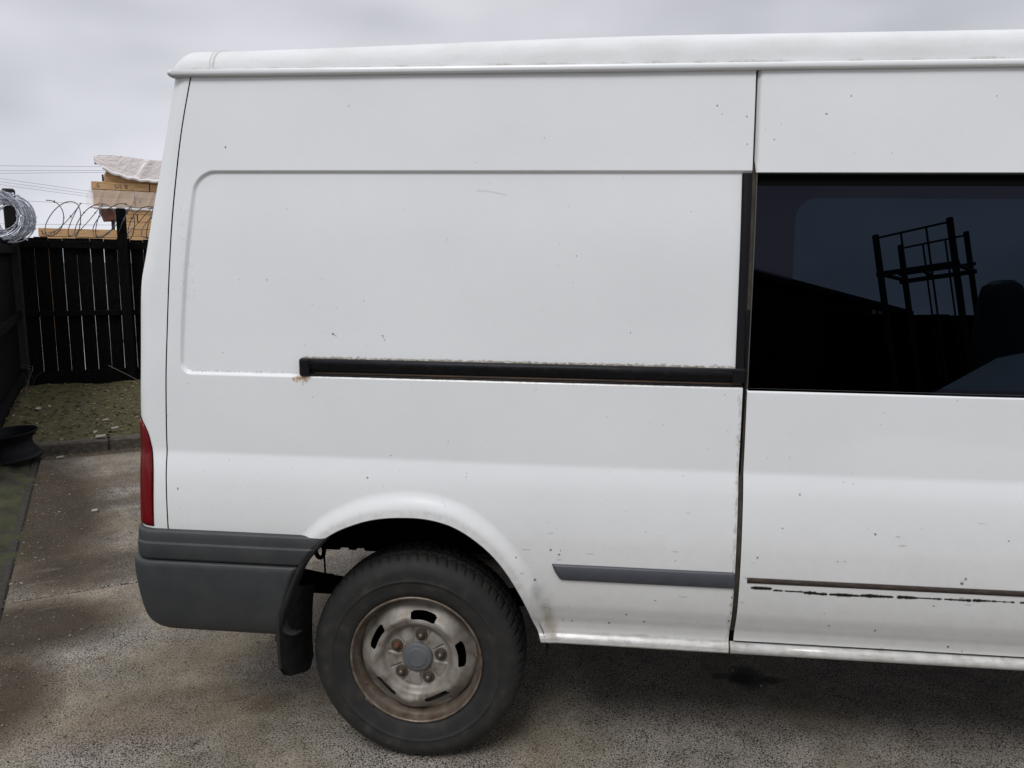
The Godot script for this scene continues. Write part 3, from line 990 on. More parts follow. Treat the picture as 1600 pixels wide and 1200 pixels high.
	vpart(van, "gutter_shadow_gap", strip_mesh(0.434, 1.59, [[2.0625, -0.14], [2.0632, -0.116], [2.070, -0.116], [2.072, -0.14]], 3), M.black)
	# --- bumper
	var bxc := func(_y: float) -> float: return -1.295
	var up_end := func(y: float) -> float: return -(hm([0.64, 0.655, 0.70, 0.742, 0.76], [-0.834, -0.826, -0.795, -0.752, -0.746], y) + 1.295)
	var tail := func(_y: float) -> float: return 0.45
	var upz := func(y: float) -> float: return 0.010 + hm([0.648, 0.653, 0.660, 0.690, 0.7055, 0.7065, 0.73, 0.741, 0.746], [-0.014, 0.000, 0.0065, 0.0095, 0.0085, 0.0035, 0.002, -0.002, -0.014], y)
	vpart(van, "bumper_top_trim", wrap_patch(spread([0.648, 0.0025, 0.664, 0.008, 0.70, 0.0015, 0.71, 0.008, 0.736, 0.0025, 0.746]), up_end, tail, 60, bxc, 0.062, upz, 0.02), M.bumper)
	var lo_end := func(y: float) -> float: return -(hm([0.40, 0.47, 0.56, 0.62, 0.65], [-0.922, -0.906, -0.876, -0.852, -0.838], y) + 1.295)
	var loz := func(y: float) -> float: return 0.018 + hm([0.402, 0.405, 0.415, 0.435, 0.48, 0.56, 0.63, 0.645, 0.651], [-0.075, -0.062, -0.044, -0.030, -0.016, -0.003, 0.0, -0.003, -0.016], y)
	var lxc := func(y: float) -> float: return -1.295 + hm([0.40, 0.42, 0.45, 0.50, 0.62, 0.65], [0.055, 0.028, 0.012, 0.006, -0.002, 0.0], y)
	var lo := wrap_patch(spread([0.402, 0.0025, 0.43, 0.01, 0.63, 0.003, 0.651]), lo_end, tail, 60, lxc, 0.085, loz, 0.03)
	vpart(van, "rear_bumper", lo, M.bumper)
	var st := SurfaceTool.new()
	st.begin(Mesh.PRIMITIVE_TRIANGLES)
	box_into(st, Vector3(0.05, 0.06, 1.7), 0.01, Transform3D(Basis.IDENTITY, Vector3(-1.375, 0.70, -0.98)))
	box_into(st, Vector3(0.10, 0.02, 1.7), 0.006, Transform3D(Basis.IDENTITY, Vector3(-1.36, 0.742, -0.98)))
	vpart(van, "bumper_step", st.commit(), M.black)
	# --- mud flap: curled lip at the bumper's end, then a hanging sheet
	var V10 := PackedVector3Array()
	for j in 24:
		var y := lerpf(0.745, 0.40, j / 23.0)
		var x := hm([0.40, 0.47, 0.56, 0.62, 0.65, 0.70, 0.745], [-0.921, -0.905, -0.872, -0.848, -0.832, -0.793, -0.752], y)
		for q in [[-0.006, -0.012], [-0.006, 0.004], [0.004, 0.006], [0.012, 0.001], [0.014, -0.02], [0.010, -0.06]]:
			V10.append(Vector3(x + q[0] * 0.9, y, hm([0.40, 0.48, 0.56, 0.7], [-0.012, 0.000, 0.012, 0.012], y) + q[1]))
	vpart(van, "bumper_end_lip", surf(V10, 6, 24, PackedVector2Array(), true), M.black_plastic)
	var V11 := PackedVector3Array()
	var uv11 := PackedVector2Array()
	for j in 20:
		var t := j / 19.0
		for i in 9:
			var s := i / 8.0
			var bottom := 0.285 - 0.10 * s + 0.05 * maxf(0.0, s - 0.8) * 5.0 * maxf(0.0, s - 0.8) * 5.0 + 0.035 * pow(maxf(0.0, 0.25 - s) * 4.0, 2.0)
			var y := lerpf(0.585 - 0.10 * s, bottom, t)
			V11.append(Vector3(-0.893 - 0.034 * t + 0.024 * t * t + 0.012 * s, y, 0.004 - 0.24 * s))
			uv11.append(Vector2(s, t))
	vpart(van, "mud_flap", surf(V11, 9, 20, uv11), M.flap)
	var V12 := PackedVector3Array()
	for p in V11:
		V12.append(p + Vector3(-0.008, 0, 0))
	vpart(van, "mud_flap_back", surf(V12, 9, 20, uv11, true), M.flap)
	var edge := PackedVector3Array()
	for j in 20:
		edge.append(V11[j * 9] + Vector3(-0.0035, 0, 0))
	vpart(van, "mud_flap_edge", tube(edge, 0.0055, 6), M.flap)
	# --- underside
	var liner := PackedVector3Array()
	for j in 2:
		for i in 61:
			var a := deg_to_rad(lerpf(-14.0, 162.0, i / 60.0))
			var q := arch_at(A_X + cos(a), A_Y + sin(a))
			var r := q.y + 0.015
			liner.append(Vector3(A_X + cos(a) * r, maxf(A_Y + sin(a) * r, 0.30), [-0.02, -0.34][j]))
	vpart(van, "wheel_arch_liner", surf(liner, 61, 2, PackedVector2Array()), M.black)
	var ub := SurfaceTool.new()
	ub.begin(Mesh.PRIMITIVE_TRIANGLES)
	box_into(ub, Vector3(1.30, 0.16, 1.34), 0.01, Transform3D(Basis.IDENTITY, Vector3(-0.70, 0.77, -0.98)))
	box_into(ub, Vector3(3.0, 0.10, 1.86), 0.01, Transform3D(Basis.IDENTITY, Vector3(1.42, 0.50, -0.98)))
	box_into(ub, Vector3(0.5, 0.2, 0.9), 0.02, Transform3D(Basis.IDENTITY, Vector3(0.55, 0.36, -0.98)))
	box_into(ub, Vector3(0.12, 0.30, 1.80), 0.01, Transform3D(Basis.IDENTITY, Vector3(-0.06, 0.56, -0.98)))
	vpart(van, "underbody", ub.commit(), M.black)
	var bump := SurfaceTool.new()      # uneven lower edge of the frame rail
	bump.begin(Mesh.PRIMITIVE_TRIANGLES)
	box_into(bump, Vector3(1.25, 0.13, 0.06), 0.006, Transform3D(Basis.IDENTITY, Vector3(-0.70, 0.652, -0.345)))
	vpart(van, "frame_rail", bx(Vector3(1.25, 0.13, 0.06), 0.006), M.black).position += Vector3(-0.70, 0.652, -1.615)
	for q in [[-0.845, 0.055, 0.006], [-0.775, 0.03, 0.004], [-0.70, 0.07, 0.005]]:
		box_into(bump, Vector3(q[1], 0.02, 0.05), 0.004, Transform3D(Basis.IDENTITY, Vector3(q[0], 0.5945 - q[2], -0.34)))
	vpart(van, "frame_rail", bump.commit(), M.black)
	# leaf spring, its shackle, bump-stop loop, axle
	for k in 3:
		var L := PackedVector3Array()
		for i in 13:
			var x := lerpf(-1.12, 0.15, i / 12.0)
			L.append(Vector3(x, 0.425 + 0.10 * pow((x + 0.5) / 0.62, 2.0) * (0.75 if x < -0.5 else 0.5) - 0.013 * k + 0.02, -0.32))
		var lf := SurfaceTool.new()
		lf.begin(Mesh.PRIMITIVE_TRIANGLES)
		for i in 12 - k * 2:
			var i0 := i + k
			var a := L[i0]
			var b := L[i0 + 1]
			box_into(lf, Vector3(a.distance_to(b) + 0.004, 0.012, 0.065), 0.002, Transform3D(Basis(Vector3(0, 0, 1), atan2(b.y - a.y, b.x - a.x)), (a + b) * 0.5))
		vpart(van, "spring_leaf", lf.commit(), M.black)
	vpart(van, "spring_hanger", bx(Vector3(0.20, 0.06, 0.05), 0.01), M.black).position += Vector3(-0.94, 0.455, -0.32)
	var loop := PackedVector3Array()
	for i in 15:
		var a := TAU * i / 14.0
		loop.append(Vector3(-0.886 + 0.014 * cos(a), 0.575 + 0.024 * sin(a), -0.31))
	vpart(van, "tow_loop", tube(loop, 0.0075, 8), M.black)
	vpart(van, "brake_hose", tube(PackedVector3Array([Vector3(-0.872, 0.575, -0.31), Vector3(-0.871, 0.52, -0.312), Vector3(-0.871, 0.44, -0.315)]), 0.0035, 6), M.black)
	vpart(van, "rear_axle", tube(PackedVector3Array([Vector3(-0.505, 0.335, -0.2), Vector3(-0.505, 0.335, -1.76)]), 0.045, 14), M.black)
	vpart(van, "exhaust_pipe", tube(PackedVector3Array([Vector3(2.2, 0.37, -1.2), Vector3(0.1, 0.37, -1.25), Vector3(-0.25, 0.50, -1.28), Vector3(-0.7, 0.50, -1.28), Vector3(-1.25, 0.42, -1.3)]), 0.03, 10), M.black)
	# --- far flank, back, floor and front of the body
	for k in 2:
		var V13 := PackedVector3Array()
		var uv13 := PackedVector2Array()
		var x0: float = -1.20 if k == 0 else 1.598
		var hs := spread([0.434, 0.02, 0.48, 0.06, 0.96, 0.06, 2.07])
		if k == 0:
			hs = spread([0.60, 0.06, 0.96, 0.06, 2.07])
		for y in hs:
			for x in spread([x0, 0.4, 2.9]):
				V13.append(Vector3(x, y, -1.96 - P(y) if k == 0 else P(y)))
				uv13.append(side_uv(fmod(x + 1.45, 3.0) - 1.45, y))
		vpart(van, "far_flank" if k == 0 else "front_flank", surf(V13, V13.size() / hs.size(), hs.size(), uv13, k == 0), white)
	var V14 := PackedVector3Array()
	var uv14 := PackedVector2Array()
	for y in spread([0.60, 0.1, 2.08]):
		for z in spread([-0.24, 0.2, -0.98, 0.2, -1.80]):
			V14.append(Vector3(rear(y) + 0.004, y, z))
			uv14.append(side_uv(-1.2, y))
	vpart(van, "rear_door", surf(V14, V14.size() / spread([0.60, 0.1, 2.08]).size(), spread([0.60, 0.1, 2.08]).size(), uv14, true), white)
	# nose: the body tapers to a sloping bonnet ahead of the doors
	var V15 := PackedVector3Array()
	var nose := [[2.90, 2.07], [3.15, 1.85], [3.45, 1.42], [3.75, 1.18], [4.15, 1.02], [4.28, 0.8], [4.30, 0.42]]
	for n in nose:
		for q in [[0.42, -0.04], [0.8, -0.01], [n[1] - 0.03, P(n[1]) - 0.02], [n[1], -0.22], [n[1] + 0.03, -0.98], [n[1], -1.74], [n[1] - 0.03, -1.96 - P(n[1]) + 0.02], [0.8, -1.95], [0.42, -1.92]]:
			V15.append(Vector3(n[0], minf(q[0], n[1] + 0.05), q[1]))
	vpart(van, "nose", surf(V15, 9, nose.size(), PackedVector2Array(), true), M.plain_white)
	vpart(van, "windscreen", bx(Vector3(0.62, 0.008, 1.45), 0.003), M.glass)
	van.get_node("windscreen").position += Vector3(3.16, 1.90, -0.98)
	van.get_node("windscreen").rotation.z = -0.98
	vpart(van, "cab_window", bx(Vector3(0.85, 0.52, 0.006), 0.003), M.glass)
	van.get_node("cab_window").position += Vector3(2.3, 1.50, P(1.5) + 0.001)
	van.get_node("cab_window").rotation.x = -0.055
	# --- wheels
	build_wheel(van, Vector3(-0.503, 0.3315, -0.058), true)
	build_wheel(van, Vector3(-0.503, 0.333, -1.90), false, PI)
	build_wheel(van, Vector3(3.25, 0.333, -0.045), false)
	build_wheel(van, Vector3(3.25, 0.333, -1.915), false, PI)

# ------------------------------------------------------------------ yard things
func build_fence() -> void:
	var v := -3.45
	var base := yard(0, v)
	var turn := atan2(-YU.z, YU.x)
	var rng := RandomNumberGenerator.new()
	rng.seed = 31
	var f := thing("back_fence", "black stained paling fence with light showing through its gaps, behind the van", "fence", base, turn)
	var variants := []
	for k in 4:
		variants.append(bx(Vector3(0.1375 + 0.0007 * k, 1.66 + 0.006 * k, 0.018), 0.003))
	var pitch := 0.1405
	for i in 62:
		var u := -0.252 + pitch * (i + 0.5)
		part(f, "paling", variants[rng.randi() % 4], M.fence if i % 3 else M.fence_b, Vector3(u, 0.93 + rng.randf_range(-0.012, 0.008), -0.03), Vector3(rng.randf_range(-0.004, 0.004), 0, rng.randf_range(-0.0022, 0.0022)))
	for y in [1.69, 0.90, 0.20]:
		part(f, "rail", bx(Vector3(8.75, 0.085 if y > 1 else 0.06, 0.045), 0.005), M.fence_b, Vector3(4.07, y, 0.004))
	part(f, "ground_board", bx(Vector3(8.75, 0.16, 0.03), 0.004), M.fence, Vector3(4.07, 0.10, 0.02))
	for u in [0.79, 2.9, 5.2, 7.6]:
		part(f, "post", bx(Vector3(0.105, 2.16, 0.10), 0.012), M.fence, Vector3(u, 1.04, 0.07))
	# the side fence runs from the corner towards the camera, outside the picture's left edge
	var g := thing("side_fence", "black paling fence meeting the back fence at the dark left corner", "fence", yard(-0.30, v), turn)
	for i in 30:
		part(g, "paling", variants[rng.randi() % 4], M.fence, Vector3(-0.04, 0.90 + rng.randf_range(-0.012, 0.008), 0.05 + pitch * (i + 0.5)), Vector3(0, PI / 2, rng.randf_range(-0.002, 0.002)))
	for y in [1.62, 0.90, 0.24]:
		part(g, "rail", bx(Vector3(0.045, 0.085, 4.3), 0.005), M.fence, Vector3(0.0, y, 2.15))
	part(g, "post", bx(Vector3(0.12, 2.30, 0.12), 0.014), M.post, Vector3(-0.01, 1.14, -0.02))
	part(g, "post", bx(Vector3(0.11, 1.9, 0.11), 0.014), M.fence, Vector3(-0.12, 0.95, 3.4))

func build_razor_wire() -> void:
	var rng := RandomNumberGenerator.new()
	rng.seed = 8
	# open coil along the back fence
	var st := SurfaceTool.new()
	st.begin(Mesh.PRIMITIVE_TRIANGLES)
	var pts := PackedVector3Array()
	var r := 0.195
	var pitch := 0.262
	var turns := 15.0
	var n := int(turns * 40)
	var barbs := []
	for i in n + 1:
		var t := TAU * turns * i / n
		var wob := 1.0 + 0.05 * sin(t * 0.37) + 0.03 * sin(t * 1.7)
		var x := -0.02 + pitch * t / TAU + 0.135 * sin(t + 0.5) * (1.0 + 0.25 * sin(t * 0.5)) + 0.03 * sin(t * 0.61)
		var p := yard(x, -3.45 + 0.17 * sin(t) * wob, 1.985 + r * cos(t) * wob - 0.004 * t / TAU)
		pts.append(p)
		if i % 7 == 3:
			barbs.append([p, t])
	var pts2 := PackedVector3Array()
	for i in n + 1:
		var t := TAU * turns * i / n
		var x := 0.09 + pitch * t / TAU - 0.12 * sin(t + 1.1) + 0.025 * sin(t * 0.53)
		var p := yard(x, -3.45 + 0.16 * sin(t + 2.4), 1.98 + r * 0.97 * cos(t + 2.4) - 0.004 * t / TAU)
		pts2.append(p)
		if i % 7 == 2:
			barbs.append([p, t])
	tube_into(st, pts2, 0.0046, 5)
	tube_into(st, pts, 0.0052, 5)
	for b in barbs:
		var bs := Basis.from_euler(Vector3(rng.randf() * 6.28, rng.randf() * 6.28, rng.randf() * 6.28))
		box_into(st, Vector3(0.030, 0.012, 0.002), 0.0005, Transform3D(bs, b[0]))
	var coil := mesh_node("razor_wire_coil", st.commit(), M.wire_dark)
	tag(coil, "open looped coil of thin razor wire along the top of the back fence", "razor wire")
	# tight bundle at the corner
	var st2 := SurfaceTool.new()
	st2.begin(Mesh.PRIMITIVE_TRIANGLES)
	for k in 44:
		var ring := PackedVector3Array()
		var c := yard(-0.30 + rng.randf_range(-0.03, 0.05) - 0.002 * k, -3.38 + 0.02 * k, 1.955 + rng.randf_range(-0.02, 0.025))
		var rr := rng.randf_range(0.16, 0.25)
		var tilt := rng.randf_range(-0.28, 0.28)
		var yaw := rng.randf_range(-0.55, 0.15)
		for i in 33:
			var a := TAU * i / 32.0
			var d := YU * cos(a) * cos(yaw) * rr + Vector3.UP * sin(a) * rr + YV * (sin(yaw) * cos(a) * rr + tilt * sin(a) * rr + 0.02 * i / 32.0)
			ring.append(c + d)
		tube_into(st2, ring, 0.006, 5)
		for i in range(0, 32, 3):
			var bs2 := Basis.from_euler(Vector3(rng.randf() * 6.28, rng.randf() * 6.28, rng.randf() * 6.28))
			box_into(st2, Vector3(0.042, 0.016, 0.002), 0.0005, Transform3D(bs2, ring[i]))
	var bundle := mesh_node("razor_wire_bundle", st2.commit(), M.wire)
	tag(bundle, "tightly bunched silver razor wire heaped at the fence corner", "razor wire")

func beam(pack: Node3D, u0: float, u1: float, y0: float, y1: float, depth: float, z: float, k: int) -> MeshInstance3D:
	return part(pack, "beam", bx(Vector3(u1 - u0, y1 - y0, depth), 0.006), M.timber if k % 2 == 0 else M.timber_b, Vector3((u0 + u1) * 0.5, (y0 + y1) * 0.5, z - depth * 0.5))

func mark(b: MeshInstance3D, s: String, size: float, x: float, y: float, spin: float) -> void:
	var half: float = b.mesh.get_aabb().size.z * 0.5
	part(b, "marking", text(s, size, 0.004), M.ink, Vector3(x, y, half + 0.001), Vector3(0, 0, spin))

func wrinkled(u0: float, u1: float, ytop: Callable, ybot: Callable, zf: Callable, nu: int, nv: int) -> ArrayMesh:
	var V := PackedVector3Array()
	for j in nv + 1:
		for i in nu + 1:
			var s := i / float(nu)
			var t := j / float(nv)
			var u := lerpf(u0, u1, s)
			V.append(Vector3(u, lerpf(ybot.call(u), ytop.call(u), t), zf.call(s, t)))
	return surf(V, nu + 1, nv + 1, PackedVector2Array())

func build_timber() -> void:
	var turn := atan2(-YU.z, YU.x)
	var at := yard(0, -9.0)
	var crumple := FastNoiseLite.new()
	crumple.seed = 19
	crumple.frequency = 0.16
	crumple.fractal_type = FastNoiseLite.FRACTAL_RIDGED
	crumple.fractal_octaves = 3
	# upper stack on its crosspiece
	var top := thing("upper_timber_pack", "topmost pack of long pale beams under white plastic, with inked marks", "timber stack", at, turn)
	beam(top, 0.765, 3.2, 2.885, 3.03, 0.9, -0.02, 1)
	var b1 := beam(top, 0.545, 1.475, 2.745, 2.882, 1.0, 0.0, 0)
	beam(top, 1.49, 3.3, 2.745, 2.880, 1.0, 0.0, 1)
	mark(b1, "5", 0.095, -0.36, 0.0, PI)
	for g in [["B", 0.085], ["1", 0.005], ["/", -0.035], ["5", -0.08]]:
		mark(b1, g[0], 0.095, g[1], -0.005, PI)
	beam(top, 0.80, 3.2, 3.034, 3.26, 0.9, -0.03, 0)
	part(top, "packing_strip", bx(Vector3(0.03, 0.12, 0.03), 0.004), M.post, Vector3(0.735, 2.95, -0.05))
	var sheet1 := wrinkled(0.62, 3.3, func(u: float) -> float: return 3.325 - 0.02 * sin(u * 5.0), func(u: float) -> float: return hm([0.62, 0.72, 0.85, 1.0, 1.15, 1.5, 3.3], [3.20, 3.13, 3.055, 3.005, 2.965, 2.93, 2.93], u) , func(s: float, t: float) -> float: return 0.03 + 0.02 * sin(t * 3.1) + 0.022 * pow(maxf(0.0, sin(s * 31.0 - t * 2.4)), 3.0) * smoothstep(0.1, 0.25, s) + 0.009 * crumple.get_noise_2d(s * 90.0 - t * 14.0, s * 30.0 + t * 20.0) + 0.05 * pow(1.0 - t, 3.0), 260, 26)
	part(top, "plastic_cover", sheet1, M.plastic)
	var lid := wrinkled(0.62, 3.3, func(u: float) -> float: return 3.34, func(u: float) -> float: return 3.325 - 0.02 * sin(u * 5.0), func(s: float, t: float) -> float: return 0.03 - 0.95 * t, 40, 8)
	part(top, "plastic_top", lid, M.plastic)
	var hem := PackedVector3Array()
	for i in 40:
		var u := lerpf(0.74, 3.3, i / 39.0)
		hem.append(Vector3(u, hm([0.62, 0.72, 0.85, 1.0, 1.15, 1.5, 3.3], [3.20, 3.13, 3.055, 3.005, 2.965, 2.93, 2.93], u) + 0.012 * sin(i * 1.9), 0.085))
	part(top, "plastic_hem", tube(hem, 0.028, 8), M.plastic_white)
	part(top, "exposed_corner", bx(Vector3(0.09, 0.09, 0.3), 0.004), M.timber_red, Vector3(0.665, 3.245, -0.12))
	# middle pack under film
	var mid := thing("filmed_timber_pack", "middle pack of beams behind creased clear film, two courses high", "timber stack", at, turn)
	var c1 := beam(mid, 0.565, 1.22, 2.615, 2.735, 1.0, 0.0, 1)
	beam(mid, 1.235, 3.2, 2.615, 2.735, 1.0, 0.0, 0)
	var c2 := beam(mid, 0.565, 1.22, 2.455, 2.610, 1.0, 0.0, 0)
	var c3 := beam(mid, 1.235, 3.2, 2.455, 2.610, 1.0, 0.0, 1)
	mark(c1, "L", 0.08, -0.22, 0.0, PI)
	mark(c2, "Y", 0.07, -0.2, 0.0, PI)
	mark(c3, "4", 0.08, -0.9, 0.02, PI)
	var film := wrinkled(0.52, 3.2, func(u: float) -> float: return 2.737, func(u: float) -> float: return 2.43 - 0.01 * u + 0.008 * sin(u * 17.0), func(s: float, t: float) -> float: return 0.018 + 0.014 * pow(maxf(0.0, sin(s * 62.0 - t * 3.2)), 4.0) + 0.004 * sin(s * 40.0 - t * 5.0), 200, 14)
	part(mid, "clear_film", film, M.film)
	var tail := wrinkled(0.44, 0.56, func(u: float) -> float: return hm([0.44, 0.5, 0.56], [2.60, 2.74, 2.86], u), func(u: float) -> float: return 2.44, func(s: float, t: float) -> float: return -0.02 + 0.03 * sin(s * 9.0 + t * 5.0), 10, 12)
	part(mid, "loose_film_end", tail, M.film)
	var fold := PackedVector3Array()
	for i in 50:
		var u := lerpf(0.50, 3.2, i / 49.0)
		fold.append(Vector3(u, 2.435 - 0.012 * u + 0.006 * sin(i * 1.3), 0.02))
	part(mid, "film_hem", tube(fold, 0.020, 6), M.plastic_white)
	# red-brown bearer
	var cr := thing("timber_bearer", "short red-brown bearer block under the overhanging end of the upper packs", "timber", at + Vector3.ZERO, turn)
	var V := PackedVector3Array()
	for z in [0.0, -0.9]:
		for q in [[0.645, 2.415], [1.10, 2.40], [1.00, 2.235], [0.715, 2.215], [0.645, 2.415]]:
			V.append(Vector3(q[0], q[1], z - 0.05))
	part(cr, "block", surf_flat(V, 5, 2, PackedVector2Array()), M.timber_red)
	var face := SurfaceTool.new()
	face.begin(Mesh.PRIMITIVE_TRIANGLES)
	for q in [[0.645, 2.415], [1.10, 2.40], [1.00, 2.235], [0.645, 2.415], [1.00, 2.235], [0.715, 2.215]]:
		face.set_normal(Vector3(0, 0, 1))
		face.add_vertex(Vector3(q[0], q[1], -0.05))
	part(cr, "end_grain", face.commit(), M.timber_red)
	part(cr, "prop", bx(Vector3(0.055, 2.25, 0.08), 0.006), M.post_grey, Vector3(0.855, 1.10, -0.3))
	# lower right pack, stepped left end
	var low := thing("lower_timber_pack", "lower pack of beams stepped at its left end, beside the dark fence post", "timber stack", at, turn)
	var rows := [[1.10, 2.33, 2.42], [1.045, 2.195, 2.325], [1.045, 2.065, 2.19], [1.045, 1.93, 2.06], [1.045, 1.79, 1.925], [1.045, 1.65, 1.785]]
	for k in rows.size():
		var bb := beam(low, rows[k][0], 1.245 if k == 1 else 3.2, rows[k][1], rows[k][2], 1.0, 0.0, k)
		if k == 1:
			mark(bb, "F", 0.09, 0.0, 0.0, -PI / 2)
			beam(low, 1.262, 3.2, rows[k][1], rows[k][2], 1.0, 0.0, 0)
	part(low, "stack_support", bx(Vector3(2.0, 1.64, 0.8), 0.01), M.timber_b, Vector3(2.15, 0.82, -0.5))
	# long low pack just above the fence
	var lng := thing("long_low_timber_pack", "long pale beam seen just above the fence top below the wire loops", "timber stack", at, turn)
	var k2 := 0
	for y in [1.75, 1.90]:
		var lb := beam(lng, -0.34 + 0.02 * k2, 0.93, y, y + 0.142, 0.9, 0.0, k2)
		if k2 == 1:
			mark(lb, "L", 0.07, -0.45, 0.0, PI / 2)
		k2 += 1
	for x in [-0.2, 0.8]:
		part(lng, "trestle", bx(Vector3(0.07, 1.745, 0.8), 0.01), M.timber_b, Vector3(x, 0.8725, -0.5))

func build_power_lines() -> void:
	# far service wires between two poles, one pole outside the frame and one hidden by the van
	var c := Vector3(0, 1.55, 2.12)
	var right := Vector3(0.995, 0, -0.0976)
	var fwd := Vector3(-0.0976, 0, -0.995)
	var lines := [[0.1118, 0.1122, 0.0], [0.1065, 0.1085, 0.1], [0.1040, 0.1070, 0.2], [0.0985, 0.0800, 0.0], [0.0955, 0.0770, 0.1], [0.0925, 0.0745, 0.2], [0.0705, 0.0660, 0.0], [0.0405, 0.0405, 0.0]]
	var D := 46.0
	var labels := ["highest thin wire across the sky left of the van", "second highest wire, closely under the topmost one", "third wire down, lowest of the top trio", "uppermost of the three wires that slope down to the timber", "middle one of the three sloping wires", "lowest of the three sloping wires", "single wire at half height between sloping trio and coil", "lowest wire, seen through the razor wire loops"]
	for i in lines.size():
		var pts := PackedVector3Array()
		for k in 25:
			var t := k / 24.0
			var x := lerpf(-1.15, 0.1, t)
			var s := (x + 0.663) / 0.144       # 0 at the frame's edge, 1 at the stack
			var h: float = lerpf(lines[i][0], lines[i][1], s)
			h = lerpf(h, 0.10, clampf(absf(s - 0.5) - 2.0, 0.0, 1.0) * 0.2)
			pts.append(c + (fwd + right * x) * (D + lines[i][2] * 4.0) + Vector3(0, h * D, 0))
		var o := mesh_node("power_line", tube(pts, 0.0085, 5), M.cable)
		tag(o, labels[i], "power line", "power lines in the far sky")
	for e in [-1.15, 0.1]:
		var base: Vector3 = c + (fwd + right * e) * (D + 0.4)
		base.y = 0
		var p := thing("utility_pole", "tall wooden utility pole left of the frame" if e < 0 else "tall wooden utility pole hidden behind the van", "utility pole", base)
		part(p, "pole", tube(PackedVector3Array([Vector3(0, 0, 0), Vector3(0, 8.5, 0)]), 0.14, 10, 0.1), M.post)
		for y in [6.3, 5.2]:
			part(p, "crossarm", bx(Vector3(0.1, 0.12, 2.0), 0.01), M.post, Vector3(0, y, 0))

func build_loose_rim() -> void:
	var o := thing("steel_wheel_rim", "bare black steel wheel rim lying flat at the concrete's edge", "wheel rim", yard(-0.205, 0.05, 0.02), 0.0)
	o.rotation = Vector3(0.05, 0.0, 0.07)
	var w := 0.205
	var prof := [[0.218, 0.003], [0.2225, 0.0], [0.225, 0.004], [0.224, 0.011], [0.216, 0.017], [0.207, 0.022], [0.203, 0.035], [0.199, 0.06], [0.178, 0.085], [0.174, 0.125], [0.182, 0.15], [0.203, 0.168], [0.207, 0.184], [0.216, 0.190], [0.2235, 0.196], [0.2245, 0.203], [0.222, 0.206], [0.216, 0.203], [0.210, 0.195], [0.201, 0.186], [0.197, 0.172], [0.176, 0.152], [0.168, 0.125], [0.172, 0.085], [0.193, 0.06], [0.197, 0.035], [0.2, 0.02], [0.218, 0.003]]
	part(o, "barrel", lathe(prof, 72), M.rim_black, Vector3.ZERO, Vector3(-PI / 2, 0, 0))
	for q in prof:
		q[1] = q[1] * 0.72
	var dsc := []
	for q in [[0.032, 0.128], [0.034, 0.133], [0.06, 0.135], [0.085, 0.134], [0.10, 0.120], [0.12, 0.110], [0.14, 0.116], [0.155, 0.125], [0.168, 0.135], [0.172, 0.15]]:
		dsc.append([q[0], q[1] * 0.72])
	var holes := func(a: float, k: int) -> bool: return k >= 5 and k < 7 and fposmod(a, TAU / 8.0) < 0.3
	part(o, "wheel_disc", lathe(dsc, 96, null, Vector2(4, 1), holes), M.rim_black, Vector3.ZERO, Vector3(-PI / 2, 0, 0))
	for k in 5:
		var a := TAU * k / 5.0
		part(o, "bolt_hole", lathe([[0.007, 0.0988], [0.012, 0.0988], [0.0125, 0.097]], 14), M.rust_dark, Vector3(cos(a) * 0.058, 0, -sin(a) * 0.058), Vector3(-PI / 2, 0, 0))

